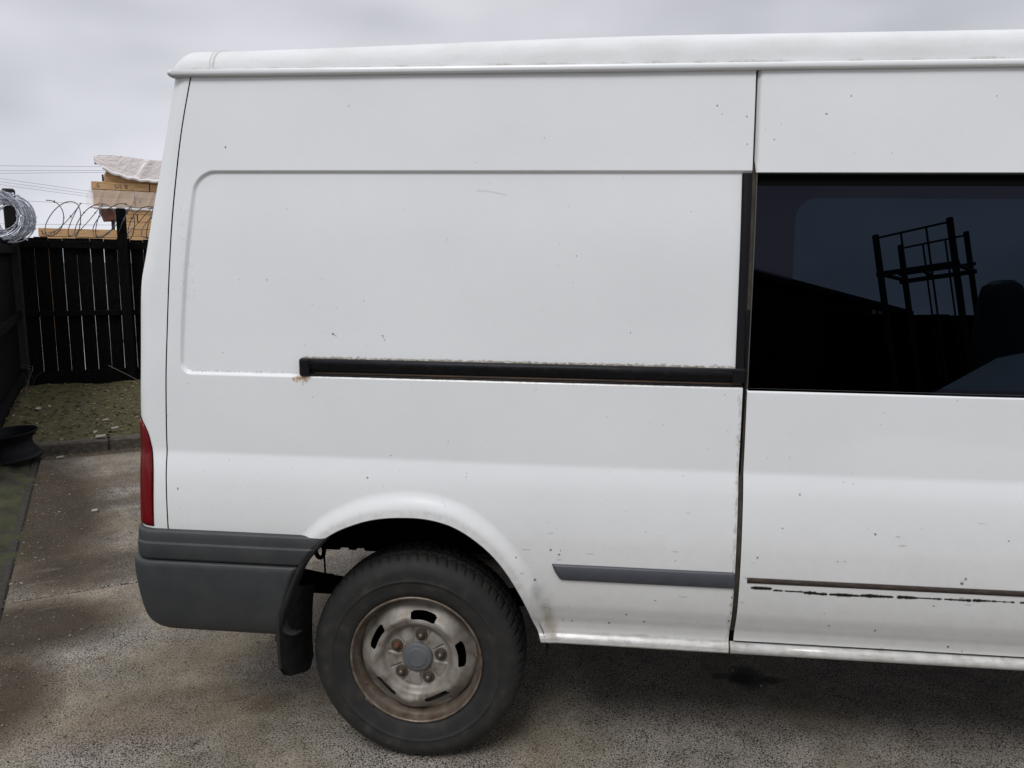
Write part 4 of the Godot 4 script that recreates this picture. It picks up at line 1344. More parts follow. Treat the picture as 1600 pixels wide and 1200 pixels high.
func build_ground() -> void:
	var far := sheet(-260, -260, 260, 260, -0.03)
	struct("ground", far, M.gravel, "wide flat ground beyond the yard")
	struct("timber_yard_ground", sheet(-30, -45, 40, -3.95, -0.02), M.pale_ground, "pale concrete of the timber yard behind the fence")
	var dk := Color(0.05, 0.047, 0.043)
	# the slab that the van's near wheel stands on, and the one behind the joint
	var near_stains := [[2.54, 2.0, 0.10, 0.085, dk, 0.5], [2.51, 2.0, 0.06, 0.045, dk, 0.6], [2.60, 2.06, 0.05, 0.03, dk, 0.5], [2.45, 1.95, 0.04, 0.03, dk, 0.4], [1.0, 0.8, 0.5, 0.35, Color(0.30, 0.26, 0.2), 0.25], [0.1, 0.30, 0.42, 0.35, Color(0.17, 0.14, 0.10), 0.75], [0.0, 0.85, 0.26, 0.5, Color(0.19, 0.155, 0.11), 0.7], [0.55, 1.25, 0.35, 0.25, Color(0.3, 0.24, 0.18), 0.3], [0.9, 1.35, 0.10, 0.07, Color(0.25, 0.19, 0.14), 0.3], [1.2, 1.15, 0.30, 0.12, Color(0.5, 0.46, 0.44), 0.22], [1.5, 1.9, 0.2, 0.12, Color(0.3, 0.25, 0.2), 0.2], [0.0, 1.6, 0.2, 0.2, Color(0.32, 0.32, 0.12), 0.35]]
	var a := concrete(1900, 1560, 4.3, 3.53, 71, near_stains, 0.55)
	var m1 := StandardMaterial3D.new()
	m1.albedo_texture = a[0]
	m1.roughness = 0.9
	m1.metallic_specular = 0.3
	m1.heightmap_enabled = true
	m1.heightmap_texture = a[1]
	m1.heightmap_scale = 0.25
	var back_stains := [[0.1, 1.5, 0.45, 1.6, Color(0.15, 0.12, 0.085), 0.7], [0.9, 0.35, 0.7, 0.2, Color(0.52, 0.49, 0.44), 0.5], [1.3, 0.5, 0.6, 0.15, Color(0.55, 0.52, 0.48), 0.4], [0.5, 1.0, 0.5, 0.25, Color(0.3, 0.25, 0.2), 0.4], [0.9, 1.5, 0.8, 0.2, Color(0.2, 0.17, 0.14), 0.35], [0.8, 2.2, 0.7, 0.3, Color(0.45, 0.41, 0.36), 0.25], [0.4, 2.7, 0.5, 0.25, Color(0.18, 0.15, 0.12), 0.45], [0.8, 0.05, 2.0, 0.12, Color(0.2, 0.16, 0.11), 0.6]]
	var b := concrete(1400, 966, 4.3, 2.967, 83, back_stains, 0.7)
	var m2: StandardMaterial3D = m1.duplicate()
	m2.albedo_texture = b[0]
	m2.heightmap_texture = b[1]
	struct("concrete_slab", slab(0.0, 2.973, 4.3, 6.5, 0.0, 0.12), m1, "speckled grey-brown concrete under the van")
	struct("concrete_slab", slab(0.0, 0.0, 4.3, 2.967, 0.0, 0.12), m2, "smoother stained concrete behind the van, beyond the joint")
	var sk2 := 0
	for q in [[4.306, 0.0, 8.6, 2.967], [4.306, 2.973, 8.6, 6.5], [8.606, 0.0, 12.9, 2.967], [8.606, 2.973, 12.9, 6.5], [0.0, 6.506, 4.3, 9.47], [4.306, 6.506, 8.6, 9.47], [8.606, 6.506, 12.9, 9.47], [0.0, 9.476, 4.3, 12.44], [4.306, 9.476, 8.6, 12.44], [8.606, 9.476, 12.9, 12.44], [12.906, 2.973, 17.2, 6.5], [12.906, 6.506, 17.2, 9.47], [12.906, 9.476, 17.2, 12.44]]:
		struct("concrete_slab", slab(q[0], q[1], q[2], q[3], 0.0, 0.12), m1 if sk2 % 2 == 1 else m2, "concrete of the yard outside the picture")
		sk2 += 1
	# joint filler
	struct("slab_joint", sheet(-0.1, 2.95, 12.9, 2.99, -0.012), M.soil_dark, "dirt-filled joint between the two slabs")
	# kerb along the planting strip
	var kb := thing("back_kerb", "low weathered concrete kerb in front of the fence strip", "kerb", yard(0, 0), atan2(-YU.z, YU.x))
	for i in 9:
		part(kb, "kerb_stone", bx(Vector3(0.994, 0.20, 0.115), 0.014), M.kerb, Vector3(i - 0.02, -0.008 + 0.003 * (i % 2), -0.06), Vector3(0, 0, 0.003 * (i % 3)))
	var kl := thing("side_kerb", "mossy flush concrete edging along the left side of the slab", "kerb", yard(0, 0), atan2(-YU.z, YU.x))
	for i in 7:
		part(kl, "kerb_stone", bx(Vector3(0.055, 0.20, 0.994), 0.01), M.kerb_moss, Vector3(-0.032, -0.112, i + 0.47), Vector3(0.002 * (i % 2), 0, 0))
	# planting strip at the back and moss strip at the left, uneven soil
	var nz := FastNoiseLite.new()
	nz.seed = 4
	nz.frequency = 2.2
	nz.fractal_octaves = 4
	for s in 2:
		var V := PackedVector3Array()
		var uv := PackedVector2Array()
		var nu := 130
		var nv := 90
		var u0 := -3.2
		var u1: float = 6.0 if s == 0 else 0.11
		var v0: float = -3.9 if s == 0 else -0.115
		var v1: float = -0.112 if s == 0 else 7.0
		for j in nv + 1:
			for i in nu + 1:
				var u := lerpf(u0, u1, i / float(nu))
				var v := lerpf(v0, v1, j / float(nv))
				var h := 0.055 + 0.035 * nz.get_noise_2d(u * 1.0, v * 1.0) + 0.012 * nz.get_noise_2d(u * 6.0, v * 6.0)
				if s == 0:
					h += 0.02
				else:
					h = lerpf(h - 0.035, -0.03, smoothstep(-0.26, 0.06, u + 0.2 * nz.get_noise_2d(u * 1.5 + 7.0, v * 1.2)))
				V.append(yard(u, v, h))
				uv.append(Vector2(u, v) * 0.6)
		struct("soil_strip" if s == 0 else "moss_strip", surf(V, nu + 1, nv + 1, uv, true), M.soil if s == 0 else M.moss, "mossy soil strewn with dead leaves below the fence" if s == 0 else "green mossy ground left of the concrete")
	# litter
	var rng := RandomNumberGenerator.new()
	rng.seed = 77
	var leaf := SurfaceTool.new()
	leaf.begin(Mesh.PRIMITIVE_TRIANGLES)
	for q in [[-0.5, 0.0, 0.0], [0.0, 0.12, 0.28], [0.5, 0.02, 0.05], [-0.5, 0.0, 0.0], [0.5, 0.02, 0.05], [0.05, 0.10, -0.25]]:
		leaf.add_vertex(Vector3(q[0], q[1], q[2]))
	leaf.generate_normals()
	var lm := leaf.commit()
	var mm := MultiMesh.new()
	mm.transform_format = MultiMesh.TRANSFORM_3D
	mm.use_colors = true
	mm.mesh = lm
	mm.instance_count = 5200
	for i in 5200:
		var u := rng.randf_range(-2.6, 4.0)
		var v := -3.4 + 3.3 * pow(rng.randf(), 0.8)
		if i > 4300:       # blown on to the concrete along the kerb
			v = absf(rng.randfn(0.0, 0.10)) + 0.01
			u = rng.randf_range(0.0, 3.5)
		if i > 4800:
			v = rng.randf_range(0.0, 4.5)
			u = rng.randf_range(0.0, 1.0) * rng.randf_range(0.0, 1.0) * 2.0
		var h := 0.08 + 0.035 * nz.get_noise_2d(u, v) if v < -0.11 else 0.006
		var s := rng.randf_range(0.014, 0.06) if i < 4300 else rng.randf_range(0.006, 0.022)
		var bs := Basis.from_euler(Vector3(rng.randf_range(-0.4, 0.4), rng.randf() * TAU, rng.randf_range(-0.4, 0.4))).scaled(Vector3(s, s, s))
		mm.set_instance_transform(i, Transform3D(bs, yard(u, v, h + 0.004)))
		var t := rng.randf()
		var c := Color(0.06, 0.04, 0.023).lerp(Color(0.27, 0.20, 0.115), t * t)
		if rng.randf() < 0.03:
			c = Color(0.32, 0.29, 0.24)
		mm.set_instance_color(i, c)
	var li := MultiMeshInstance3D.new()
	li.name = "leaf_litter"
	li.multimesh = mm
	li.material_override = M.leaf
	add_child(li)
	tag(li, "small dead brown leaves strewn over the strip below the fence", "leaves")
	li.set_meta("kind", "stuff")
	var blade := SurfaceTool.new()
	blade.begin(Mesh.PRIMITIVE_TRIANGLES)
	for q in [[-0.06, 0.0, 0.0], [0.06, 0.0, 0.0], [0.1, 1.0, 0.25]]:
		blade.add_vertex(Vector3(q[0], q[1], q[2]))
	blade.generate_normals()
	var gm := MultiMesh.new()
	gm.transform_format = MultiMesh.TRANSFORM_3D
	gm.use_colors = true
	gm.mesh = blade.commit()
	gm.instance_count = 11000
	for i in 11000:
		var u := rng.randf_range(-2.2, 3.2)
		var v := rng.randf_range(-3.0, -0.15)
		if nz.get_noise_2d(u * 0.6 + 9.0, v * 0.6) < 0.06:
			v = -0.95 + 0.35 * rng.randfn(0.0, 1.0)
			u = 1.15 + 0.35 * rng.randfn(0.0, 1.0)
			v = clampf(v, -2.6, -0.16)
		var h := 0.072 + 0.035 * nz.get_noise_2d(u, v)
		if i % 4 == 0:
			u = rng.randf_range(-1.8, -0.16)
			v = rng.randf_range(0.1, 3.0)
			h = 0.02 + 0.035 * nz.get_noise_2d(u, v)
		var s := rng.randf_range(0.008, 0.026)
		gm.set_instance_transform(i, Transform3D(Basis.from_euler(Vector3(rng.randf_range(-0.5, 0.5), rng.randf() * TAU, rng.randf_range(-0.5, 0.5))).scaled(Vector3(s, s, s)), yard(u, v, h)))
		gm.set_instance_color(i, Color(0.035, 0.042, 0.010).lerp(Color(0.13, 0.14, 0.028), rng.randf()))
	var gi := MultiMeshInstance3D.new()
	gi.name = "moss_and_grass"
	gi.multimesh = gm
	gi.material_override = M.leaf
	add_child(gi)
	tag(gi, "short moss and grass tufts on the soil", "grass")
	gi.set_meta("kind", "stuff")
	var peb := MultiMesh.new()
	peb.transform_format = MultiMesh.TRANSFORM_3D
	peb.use_colors = true
	peb.mesh = bx(Vector3(1.0, 0.6, 0.8), 0.2)
	peb.instance_count = 9000
	for i in 9000:
		var u := rng.randf_range(0.03, 4.2)
		var v := rng.randf_range(0.03, 6.2)
		if i % 5 == 0:
			v = absf(rng.randfn(0.0, 0.08)) + 0.01
		elif i % 5 == 1:
			u = absf(rng.randfn(0.0, 0.25)) + 0.02
		var s := rng.randf_range(0.0022, 0.0055) * (1.0 if rng.randf() < 0.96 else 2.2)
		peb.set_instance_transform(i, Transform3D(Basis.from_euler(Vector3(rng.randf() * 0.5, rng.randf() * TAU, rng.randf() * 0.5)).scaled(Vector3(s, s, s)), yard(u, v, s * 0.2)))
		peb.set_instance_color(i, Color(0.05, 0.042, 0.034).lerp(Color(0.24, 0.215, 0.185), rng.randf()))
	var pi := MultiMeshInstance3D.new()
	pi.name = "grit"
	pi.multimesh = peb
	pi.material_override = M.leaf
	add_child(pi)
	tag(pi, "fine grit and crumbs lying on the concrete", "grit")
	pi.set_meta("kind", "stuff")
	# pale scraps one can tell apart
	var scraps := [[-4.35, 0.09, -4.39, 0.055, 0.035, 0.4, "white flat scrap lying out on the moss nearest the van"], [-4.01, 0.11, -4.0, 0.06, 0.03, 0.9, "pale grey scrap lying on the soil just behind the kerb"], [-3.93, 0.112, -3.68, 0.075, 0.05, 0.35, "flat whitish stone chip lying on top of the kerb"], [-5.27, 0.10, -4.74, 0.06, 0.04, 1.9, "small whitish lump on the bare soil in the left corner"], [-4.06, 0.012, -3.36, 0.05, 0.02, 0.6, "white chip on the concrete close to the black wheel rim"], [-3.0, 0.008, -2.2, 0.035, 0.02, 0.2, "small white fragment out on the open concrete"]]
	for s in scraps:
		var sm := bx(Vector3(s[3], 0.014, s[4]), 0.004)
		var o := mesh_node("scrap", sm, M.scrap)
		o.position = Vector3(s[0], s[1], s[2])
		o.rotation = Vector3(0.12, s[5], 0.1)
		tag(o, s[6], "scrap")
	# dead weeds in the corner and a few long stalks
	var weeds := thing("dead_weed", "leafless pale twigs of a dead weed in the dark fence corner", "weed", yard(-0.62, -1.95, 0.05))
	for k in 16:
		var st := SurfaceTool.new()
		st.begin(Mesh.PRIMITIVE_TRIANGLES)
		var p := Vector3(rng.randf_range(-0.25, 0.3), 0, rng.randf_range(-0.3, 0.3))
		var d := Vector3(rng.randf_range(-0.5, 0.5), 1.0, rng.randf_range(-0.5, 0.5)).normalized()
		var pts := PackedVector3Array()
		for i in 9:
			pts.append(p)
			p += d * rng.randf_range(0.04, 0.085)
			d = (d + Vector3(rng.randf_range(-0.4, 0.4), rng.randf_range(-0.35, 0.12), rng.randf_range(-0.4, 0.4))).normalized()
			if i > 2 and i < 8 and rng.randf() < 0.7:
				var q := p
				var e := (d + Vector3(rng.randf_range(-1, 1), rng.randf_range(-0.3, 0.6), rng.randf_range(-1, 1))).normalized()
				tube_into(st, PackedVector3Array([q, q + e * 0.07, q + e * 0.13 + Vector3(0, -0.015, 0)]), 0.0018, 4, 0.001)
		tube_into(st, pts, 0.003, 5, 0.0014)
		part(weeds, "stem", st.commit(), M.twig)
	var stalks := [[0.55, -3.2, 0.95, -2.75], [0.05, -2.6, 0.45, -2.3], [0.7, -2.2, 1.2, -2.15], [-0.3, -1.6, 0.1, -1.35]]
	for k2 in 4:
		var s2: Array = stalks[k2]
		var o2 := mesh_node("fallen_stalk", tube(PackedVector3Array([yard(s2[0], s2[1], 0.30 if k2 == 0 else 0.11), yard((s2[0] + s2[2]) * 0.5, (s2[1] + s2[3]) * 0.5, 0.20 if k2 == 0 else 0.13), yard(s2[2], s2[3], 0.09)]), 0.004, 5, 0.002), M.twig)
		tag(o2, ["thin dry stalk leaning against the foot of the fence", "dry stalk lying flat close to the fence's bottom board", "dry stalk lying on the moss close to the van's rear", "short dry stalk lying towards the dark left corner"][k2], "stalk")

# things behind the camera, seen only as reflections in the window
func build_behind() -> void:
	var dir := Vector3(4.98, 0, 6.8).normalized()
	var sh := thing("shed", "long dark shed with low pitched roof, mirrored in the van's window", "shed", Vector3(2.9, 0, 12.0) - dir * 1.2, atan2(dir.x, dir.z))
	part(sh, "wall", bx(Vector3(0.2, 3.05, 11.0), 0.01), M.shed, Vector3(-0.15, 1.525, 5.5))
	part(sh, "end_wall", bx(Vector3(6.0, 3.05, 0.2), 0.01), M.shed, Vector3(-3.26, 1.525, 0.1))
	part(sh, "roof", bx(Vector3(6.5, 0.10, 11.2), 0.02), M.shed_roof, Vector3(-3.15, 3.55, 5.5), Vector3(0, 0, -0.14))
	part(sh, "window", bx(Vector3(0.03, 0.5, 0.35), 0.01), M.shed_pane, Vector3(-0.03, 2.72, 8.1))
	part(sh, "window", bx(Vector3(0.03, 0.5, 0.35), 0.01), M.shed_pane, Vector3(-0.03, 2.72, 8.6))
	part(sh, "eave", bx(Vector3(0.12, 0.14, 11.2), 0.02), M.shed_roof, Vector3(0.05, 3.08, 5.5))
	var rk := thing("steel_rack", "tall steel storage rack of posts and beams, mirrored in the van's window", "rack", Vector3(5.4, 0, 9.75), 0.0)
	rk.rotation.z = 0.16
	for q in [[-0.93, -0.75, 3.45, 0.12], [0.07, -0.75, 3.54, 0.12], [-0.02, 0.75, 3.42, 0.11], [0.98, 0.75, 3.48, 0.11]]:
		part(rk, "post", bx(Vector3(q[3] * 0.62, q[2], q[3] * 0.62), 0.01), M.steel_dark, Vector3(q[0], q[2] * 0.5, q[1]))
	for q in [[-0.43, -0.75, 2.90, 1.1, 0.07], [0.48, 0.75, 2.84, 1.15, 0.07], [0.48, 0.75, 2.96, 1.15, 0.05]]:
		part(rk, "beam", bx(Vector3(q[3], q[4], 0.06), 0.008), M.steel_dark, Vector3(q[0], q[2], q[1]))
	for q in [[-0.93, -0.02], [-0.4, 0.4], [0.07, 0.98]]:
		part(rk, "side_arm", tube(PackedVector3Array([Vector3(q[0], 2.90, -0.75), Vector3(q[1], 2.86, 0.75)]), 0.03, 6), M.steel_dark)
	for q in [[-0.93, 0.07, -0.75, 3.40, 3.48], [-0.02, 0.98, 0.75, 3.36, 3.42]]:
		part(rk, "top_bar", tube(PackedVector3Array([Vector3(q[0], q[3], q[2]), Vector3(q[1], q[4], q[2])]), 0.016, 6), M.steel_dark)
		for t in [0.34, 0.68]:
			var x := lerpf(q[0], q[1], t)
			part(rk, "rod", tube(PackedVector3Array([Vector3(x, lerpf(q[3], q[4], t), q[2]), Vector3(x, 1.0, q[2])]), 0.014, 6), M.steel_dark)
	var fb := thing("far_fence", "dark fence closing the yard behind the camera, mirrored below the rack", "fence", Vector3(9.5, 0, 14.5), 0.1)
	for i in 40:
		part(fb, "paling", bx(Vector3(0.305, 2.62 + 0.02 * (i % 3), 0.02 + 0.01 * (i % 2)), 0.003), M.fence, Vector3(-5.5 + i * 0.3, 1.31, 0))
	var tk := thing("tarped_load", "rounded dark load under a tarpaulin beside the rack, mirrored in the window", "covered load", Vector3(6.25, 0, 10.2))  # tarpaulin load put in for a dark truck-like shape mirrored in the window
	var tv := PackedVector3Array()
	for j in 9:
		for i in 25:
			var a := TAU * i / 24.0
			var r: float = [0.42, 0.43, 0.42, 0.38, 0.34, 0.32, 0.27, 0.15, 0.0][j]
			tv.append(Vector3(cos(a) * r * (1.0 + 0.1 * sin(a * 3.0)), [0.0, 0.6, 1.2, 1.8, 2.25, 2.5, 2.70, 2.79, 2.81][j], sin(a) * r))
	part(tk, "tarpaulin", surf(tv, 25, 9, PackedVector2Array(), true, true), M.tarp)
	# parked car
	var car := thing("parked_car", "pale parked car, mirrored at the window's lower right", "car", Vector3(5.3, 0, 5.6), 0.0)
	car.scale = Vector3(1, 1.12, 1)
	var low := [[-2.05, 0.35], [-2.15, 0.55], [-2.1, 0.82], [-1.6, 0.93], [1.9, 0.98], [2.1, 0.9], [2.15, 0.5], [2.05, 0.3]]
	var up := [[-1.75, 0.92], [-1.05, 1.34], [-0.55, 1.45], [0.9, 1.46], [1.45, 1.36], [1.95, 0.97]]
	for k in 2:
		var prof: Array = low if k == 0 else up
		var V := PackedVector3Array()
		for z in [[-0.80, 0.90], [-0.87, 1.0], [0.87, 1.0], [0.80, 0.90]]:
			var cyy := 0.6 if k == 0 else 0.92
			for q in prof:
				var zz: float = z[0]
				if k == 1:
					zz *= lerpf(0.98, 0.76, (q[1] - 0.92) / 0.54)
				V.append(Vector3(q[0] * (z[1] * 0.05 + 0.95), cyy + (q[1] - cyy) * z[1], zz))
		part(car, "body" if k == 0 else "cabin", surf(V, prof.size(), 4, PackedVector2Array()), M.car)
		for e in [0, 3]:
			var fc := SurfaceTool.new()
			fc.begin(Mesh.PRIMITIVE_TRIANGLES)
			for i in range(1, prof.size() - 1):
				for q2 in [0, i, i + 1]:
					fc.add_vertex(V[e * prof.size() + q2])
			fc.generate_normals()
			part(car, "side" if k == 0 else "cabin_side", fc.commit(), M.car)
	for z in [-0.77, 0.77]:
		for q in [[-0.70, 0.62], [0.15, 0.72], [0.98, 0.62]]:
			part(car, "side_window", bx(Vector3(q[1], 0.34, 0.02), 0.006), M.car_glass, Vector3(q[0], 1.17, z), Vector3(-0.36 * signf(z), 0, 0))
	part(car, "roof_skin", bx(Vector3(1.5, 0.03, 1.28), 0.012), M.car, Vector3(0.2, 1.462, 0))
	for x in [-1.3, 1.3]:
		for z in [-0.8, 0.8]:
			part(car, "wheel", lathe([[0.0, 0.09], [0.18, 0.08], [0.2, 0.1], [0.3, 0.09], [0.31, 0.05], [0.31, -0.1], [0.1, -0.1]], 24), M.black_plastic, Vector3(x, 0.31, z), Vector3(0, 0.0 if z > 0 else PI, 0))

func materials() -> void:
	M.paint = StandardMaterial3D.new()
	M.paint.albedo_texture = side_texture()
	M.paint.roughness = 0.2
	M.paint.metallic_specular = 0.5
	M.plain_white = mat(Color(0.72, 0.73, 0.745), 0.3)
	M.roof = StandardMaterial3D.new()
	M.roof.albedo_texture = roof_texture()
	M.roof.roughness = 0.6
	M.black = mat(Color(0.004, 0.004, 0.004), 0.9)
	M.black.metallic_specular = 0.15
	M.black_plastic = mat(Color(0.010, 0.0105, 0.011), 0.6)
	M.rubber = mat(Color(0.006, 0.006, 0.008), 0.5)
	M.rubber.metallic_specular = 0.3
	M.seal_brown = tri(tone_tex(128, 0.03, 3, [Color(0.02, 0.017, 0.013), Color(0.10, 0.085, 0.06)]), 3.0)
	M.seal_green = mat(Color(0.05, 0.055, 0.05), 0.5)
	M.trim = mat(Color(0.16, 0.165, 0.15), 0.35, 0.4)
	M.glue = tri(tone_tex(256, 0.03, 6, [Color(0.016, 0.012, 0.010), Color(0.035, 0.025, 0.019), Color(0.07, 0.05, 0.037)], Vector2(1, 3)), 4.0, 0.85)
	M.glass = mat(Color(0.0205, 0.029, 0.041), 0.0, 1.0)      # smoked, coated pane
	M.glass_border = mat(Color(0.0175, 0.0185, 0.0255), 0.03, 1.0)
	M.red = mat(Color(0.13, 0.003, 0.005), 0.12)
	M.red.metallic_specular = 0.35
	M.rail = tri(tone_tex(256, 0.03, 16, [Color(0.004, 0.004, 0.006), Color(0.006, 0.006, 0.009), Color(0.02, 0.018, 0.016)], Vector2(1, 2)), 3.0, 0.5)
	M.rail.metallic_specular = 0.35
	M.rust_rail = tri(tone_tex(256, 0.02, 17, [Color(0.03, 0.022, 0.018), Color(0.07, 0.045, 0.03), Color(0.14, 0.075, 0.035)], Vector2(1, 4)), 1.2, 0.6)
	M.bumper = tri(tone_tex(512, 0.012, 18, [Color(0.028, 0.030, 0.032), Color(0.035, 0.038, 0.040), Color(0.045, 0.045, 0.044)]), 1.4, 0.55)
	M.bumper.heightmap_enabled = true
	M.bumper.heightmap_texture = tone_tex(256, 0.25, 91, [Color(0, 0, 0), Color(1, 1, 1)], Vector2.ONE, 2)
	M.bumper.heightmap_scale = 0.05
	M.plastic_blue = tri(tone_tex(256, 0.02, 19, [Color(0.045, 0.048, 0.060), Color(0.058, 0.060, 0.072)]), 3.0, 0.5)
	M.flap = tri(tone_tex(256, 0.02, 20, [Color(0.008, 0.008, 0.008), Color(0.012, 0.0115, 0.011), Color(0.035, 0.031, 0.026)]), 3.0, 0.8)
	M.tyre = StandardMaterial3D.new()
	M.tyre.albedo_texture = tone_tex(512, 0.012, 41, [Color(0.007, 0.007, 0.0072), Color(0.011, 0.0108, 0.0104), Color(0.017, 0.0158, 0.0142), Color(0.038, 0.033, 0.028)])
	M.tyre.uv1_triplanar = true
	M.tyre.uv1_scale = Vector3.ONE * 2.2
	M.tyre.roughness = 0.75
	M.rim = tri(tone_tex(512, 0.014, 43, [Color(0.05, 0.03, 0.02), Color(0.11, 0.08, 0.057), Color(0.17, 0.14, 0.11), Color(0.24, 0.21, 0.18)], Vector2.ONE, 6), 2.6, 0.42, 0.35)
	M.disc = tri(tone_tex(512, 0.014, 44, [Color(0.07, 0.048, 0.032), Color(0.19, 0.165, 0.135), Color(0.27, 0.25, 0.22), Color(0.32, 0.305, 0.28)], Vector2.ONE, 6), 2.6, 0.48, 0.2)
	M.hub = tri(tone_tex(128, 0.03, 45, [Color(0.075, 0.08, 0.088), Color(0.11, 0.115, 0.12)]), 5.0, 0.6)
	M.nut = mat(Color(0.10, 0.08, 0.062), 0.4, 0.5)
	M.rust = tri(tone_tex(128, 0.05, 46, [Color(0.05, 0.02, 0.012), Color(0.13, 0.05, 0.022)]), 9.0, 0.8)
	M.rust_dark = tri(tone_tex(128, 0.05, 47, [Color(0.03, 0.021, 0.014), Color(0.075, 0.052, 0.034)]), 9.0, 0.7)
	M.fence = tri(tone_tex(512, 0.02, 51, [Color(0.002, 0.002, 0.0022), Color(0.0035, 0.0035, 0.004), Color(0.008, 0.0075, 0.0075)], Vector2(3, 1)), 0.9, 0.95)
	M.fence.metallic_specular = 0.2
	M.fence_b = tri(tone_tex(512, 0.02, 52, [Color(0.0022, 0.0022, 0.0025), Color(0.0045, 0.0042, 0.0042), Color(0.011, 0.010, 0.009)], Vector2(3, 1)), 0.9, 0.95)
	M.fence_b.metallic_specular = 0.2
	M.post = tri(tone_tex(256, 0.02, 53, [Color(0.006, 0.0055, 0.005), Color(0.016, 0.014, 0.012)], Vector2(3, 1)), 0.9, 0.9)
	M.post_grey = mat(Color(0.07, 0.075, 0.09), 0.8)
	M.wire = mat(Color(0.46, 0.48, 0.53), 0.35, 0.4)
	M.wire_dark = mat(Color(0.075, 0.08, 0.09), 0.5, 0.4)
	M.cable = mat(Color(0.10, 0.10, 0.11), 0.7)
	M.timber = tri(tone_tex(512, 0.012, 55, [Color(0.37, 0.21, 0.09), Color(0.50, 0.31, 0.15), Color(0.57, 0.37, 0.19)], Vector2(1, 5)), 0.7, 0.8)
	M.timber_b = tri(tone_tex(512, 0.012, 56, [Color(0.33, 0.18, 0.075), Color(0.45, 0.27, 0.125), Color(0.53, 0.335, 0.17)], Vector2(1, 5)), 0.7, 0.8)
	M.timber_red = tri(tone_tex(256, 0.02, 57, [Color(0.09, 0.03, 0.02), Color(0.16, 0.06, 0.035)], Vector2(1, 4)), 1.2, 0.8)
	M.ink = mat(Color(0.02, 0.018, 0.02), 0.9)
	M.plastic = mat(Color(0.72, 0.655, 0.63), 0.35)
	M.plastic.backlight_enabled = true
	M.plastic.backlight = Color(0.3, 0.27, 0.26)
	M.plastic_white = mat(Color(0.74, 0.71, 0.71), 0.35)
	M.film = mat(Color(0.85, 0.80, 0.75), 0.3)
	M.film.transparency = BaseMaterial3D.TRANSPARENCY_ALPHA
	M.film.albedo_color.a = 0.30
	M.rim_black = tri(tone_tex(256, 0.03, 58, [Color(0.004, 0.0045, 0.006), Color(0.006, 0.0065, 0.009), Color(0.014, 0.013, 0.012)]), 3.0, 0.6)
	M.rim_black.metallic_specular = 0.25
	M.gravel = tri(tone_tex(512, 0.03, 59, [Color(0.07, 0.065, 0.06), Color(0.14, 0.13, 0.115), Color(0.2, 0.185, 0.165)]), 0.3, 0.95)
	M.pale_ground = tri(tone_tex(256, 0.03, 66, [Color(0.30, 0.285, 0.26), Color(0.42, 0.40, 0.37)]), 0.3, 0.9)
	M.soil_dark = mat(Color(0.02, 0.017, 0.013), 0.95)
	M.kerb = tri(tone_tex(512, 0.03, 60, [Color(0.028, 0.024, 0.018), Color(0.065, 0.055, 0.042), Color(0.115, 0.10, 0.08)], Vector2.ONE, 6), 1.3, 0.9)
	M.kerb_moss = tri(tone_tex(512, 0.03, 61, [Color(0.011, 0.009, 0.006), Color(0.02, 0.016, 0.010), Color(0.036, 0.029, 0.02)], Vector2.ONE, 6), 1.3, 0.9)
	M.soil = StandardMaterial3D.new()
	M.soil.albedo_texture = tone_tex(1024, 0.016, 62, [Color(0.010, 0.008, 0.005), Color(0.040, 0.029, 0.015), Color(0.062, 0.060, 0.016), Color(0.075, 0.055, 0.027), Color(0.078, 0.082, 0.019), Color(0.13, 0.10, 0.055)], Vector2.ONE, 6)
	M.soil.roughness = 0.95
	M.moss = StandardMaterial3D.new()
	M.moss.albedo_texture = tone_tex(512, 0.016, 63, [Color(0.007, 0.006, 0.004), Color(0.018, 0.015, 0.008), Color(0.032, 0.035, 0.008), Color(0.036, 0.028, 0.017)], Vector2.ONE, 6)
	M.moss.roughness = 0.95
	M.leaf = mat(Color(1, 1, 1), 0.9)
	M.leaf.vertex_color_use_as_albedo = true
	M.scrap = tri(tone_tex(128, 0.04, 64, [Color(0.2, 0.18, 0.15), Color(0.4, 0.375, 0.34)]), 4.0, 0.9)
	M.twig = mat(Color(0.14, 0.115, 0.085), 0.9)
	M.shed = tri(tone_tex(256, 0.02, 65, [Color(0.015, 0.015, 0.016), Color(0.025, 0.025, 0.025)]), 0.5, 0.95)
	M.shed.metallic_specular = 0.15
	M.shed_roof = mat(Color(0.025, 0.025, 0.028), 0.9)
	M.shed_roof.metallic_specular = 0.2
	M.shed_pane = mat(Color(0.06, 0.065, 0.07), 0.15)
	M.steel_dark = mat(Color(0.03, 0.027, 0.025), 0.6, 0.3)
	M.tarp = mat(Color(0.05, 0.045, 0.045), 0.6)
	M.car = mat(Color(0.33, 0.335, 0.34), 0.3)
	M.car_glass = mat(Color(0.01, 0.011, 0.012), 0.05)

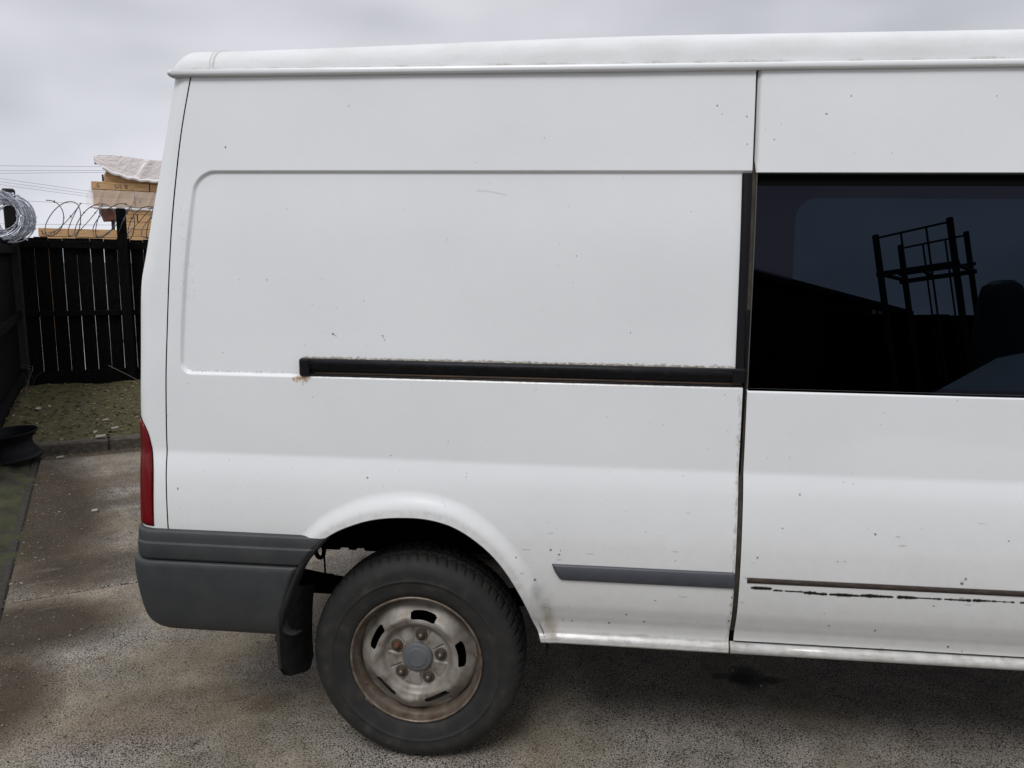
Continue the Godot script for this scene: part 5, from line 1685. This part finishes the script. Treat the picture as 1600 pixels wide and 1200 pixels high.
func sky() -> PanoramaSkyMaterial:
	var w := 512
	var h := 256
	var n := FastNoiseLite.new()
	n.seed = 12
	n.frequency = 1.0
	n.fractal_octaves = 5
	n.noise_type = FastNoiseLite.TYPE_SIMPLEX_SMOOTH
	var im := Image.create(w, h, false, Image.FORMAT_RGBF)
	for j in h:
		var el := PI * 0.5 - PI * (j + 0.5) / h
		for i in w:
			var az := TAU * (i + 0.5) / w
			var d := Vector3(cos(el) * cos(az), sin(el), cos(el) * sin(az))
			var e := maxf(0.0, sin(el))
			# flat stratus: bands stretched level near the horizon
			var q := Vector3(d.x, d.y * 3.2, d.z) * 1.7
			var c := n.get_noise_3dv(q) + 0.5 * n.get_noise_3dv(q * 2.7 + Vector3(5, 1, 2))
			var l := 0.70 - 0.22 * smoothstep(0.03, 0.45, e) + 0.55 * smoothstep(0.35, 1.0, e)
			l *= 1.0 + 0.32 * c
			var blue := 0.5 + 0.5 * c
			im.set_pixel(i, j, Color(l * lerpf(0.915, 0.955, blue), l * lerpf(0.94, 0.96, blue), l * lerpf(1.05, 1.02, blue)))
	var m := PanoramaSkyMaterial.new()
	m.panorama = ImageTexture.create_from_image(im)
	return m

# ------------------------------------------------------------------ scene
func _ready() -> void:
	var cam := Camera3D.new()
	cam.name = "camera"
	cam.position = Vector3(0, 1.55, 2.12)
	cam.rotation_order = EULER_ORDER_YXZ
	cam.rotation = Vector3(deg_to_rad(-8.95), deg_to_rad(5.6), deg_to_rad(0.66))
	cam.fov = rad_to_deg(2.0 * atan(600.0 / 1210.0))
	cam.near = 0.05
	cam.far = 700.0
	cam.current = true
	add_child(cam)
	var we := WorldEnvironment.new()
	we.name = "environment"
	var env := Environment.new()
	env.background_mode = Environment.BG_SKY
	var sk := Sky.new()
	sk.sky_material = sky()
	env.sky = sk
	env.tonemap_mode = Environment.TONE_MAPPER_LINEAR
	env.tonemap_exposure = 1.1
	env.sdfgi_enabled = true
	env.ssao_enabled = true
	env.ssil_enabled = true
	we.environment = env
	add_child(we)
	var sun := DirectionalLight3D.new()
	sun.name = "sun"
	sun.light_energy = 0.5
	sun.light_color = Color(0.99, 0.99, 0.985)
	sun.light_angular_distance = 22.0
	sun.shadow_enabled = true
	add_child(sun)
	sun.look_at_from_position(Vector3(-1.0, 6.0, 4.6), Vector3.ZERO, Vector3.UP)

	tables()
	materials()
	build_ground()
	build_van()
	build_fence()
	build_razor_wire()
	build_timber()
	build_power_lines()
	build_loose_rim()
	build_behind()
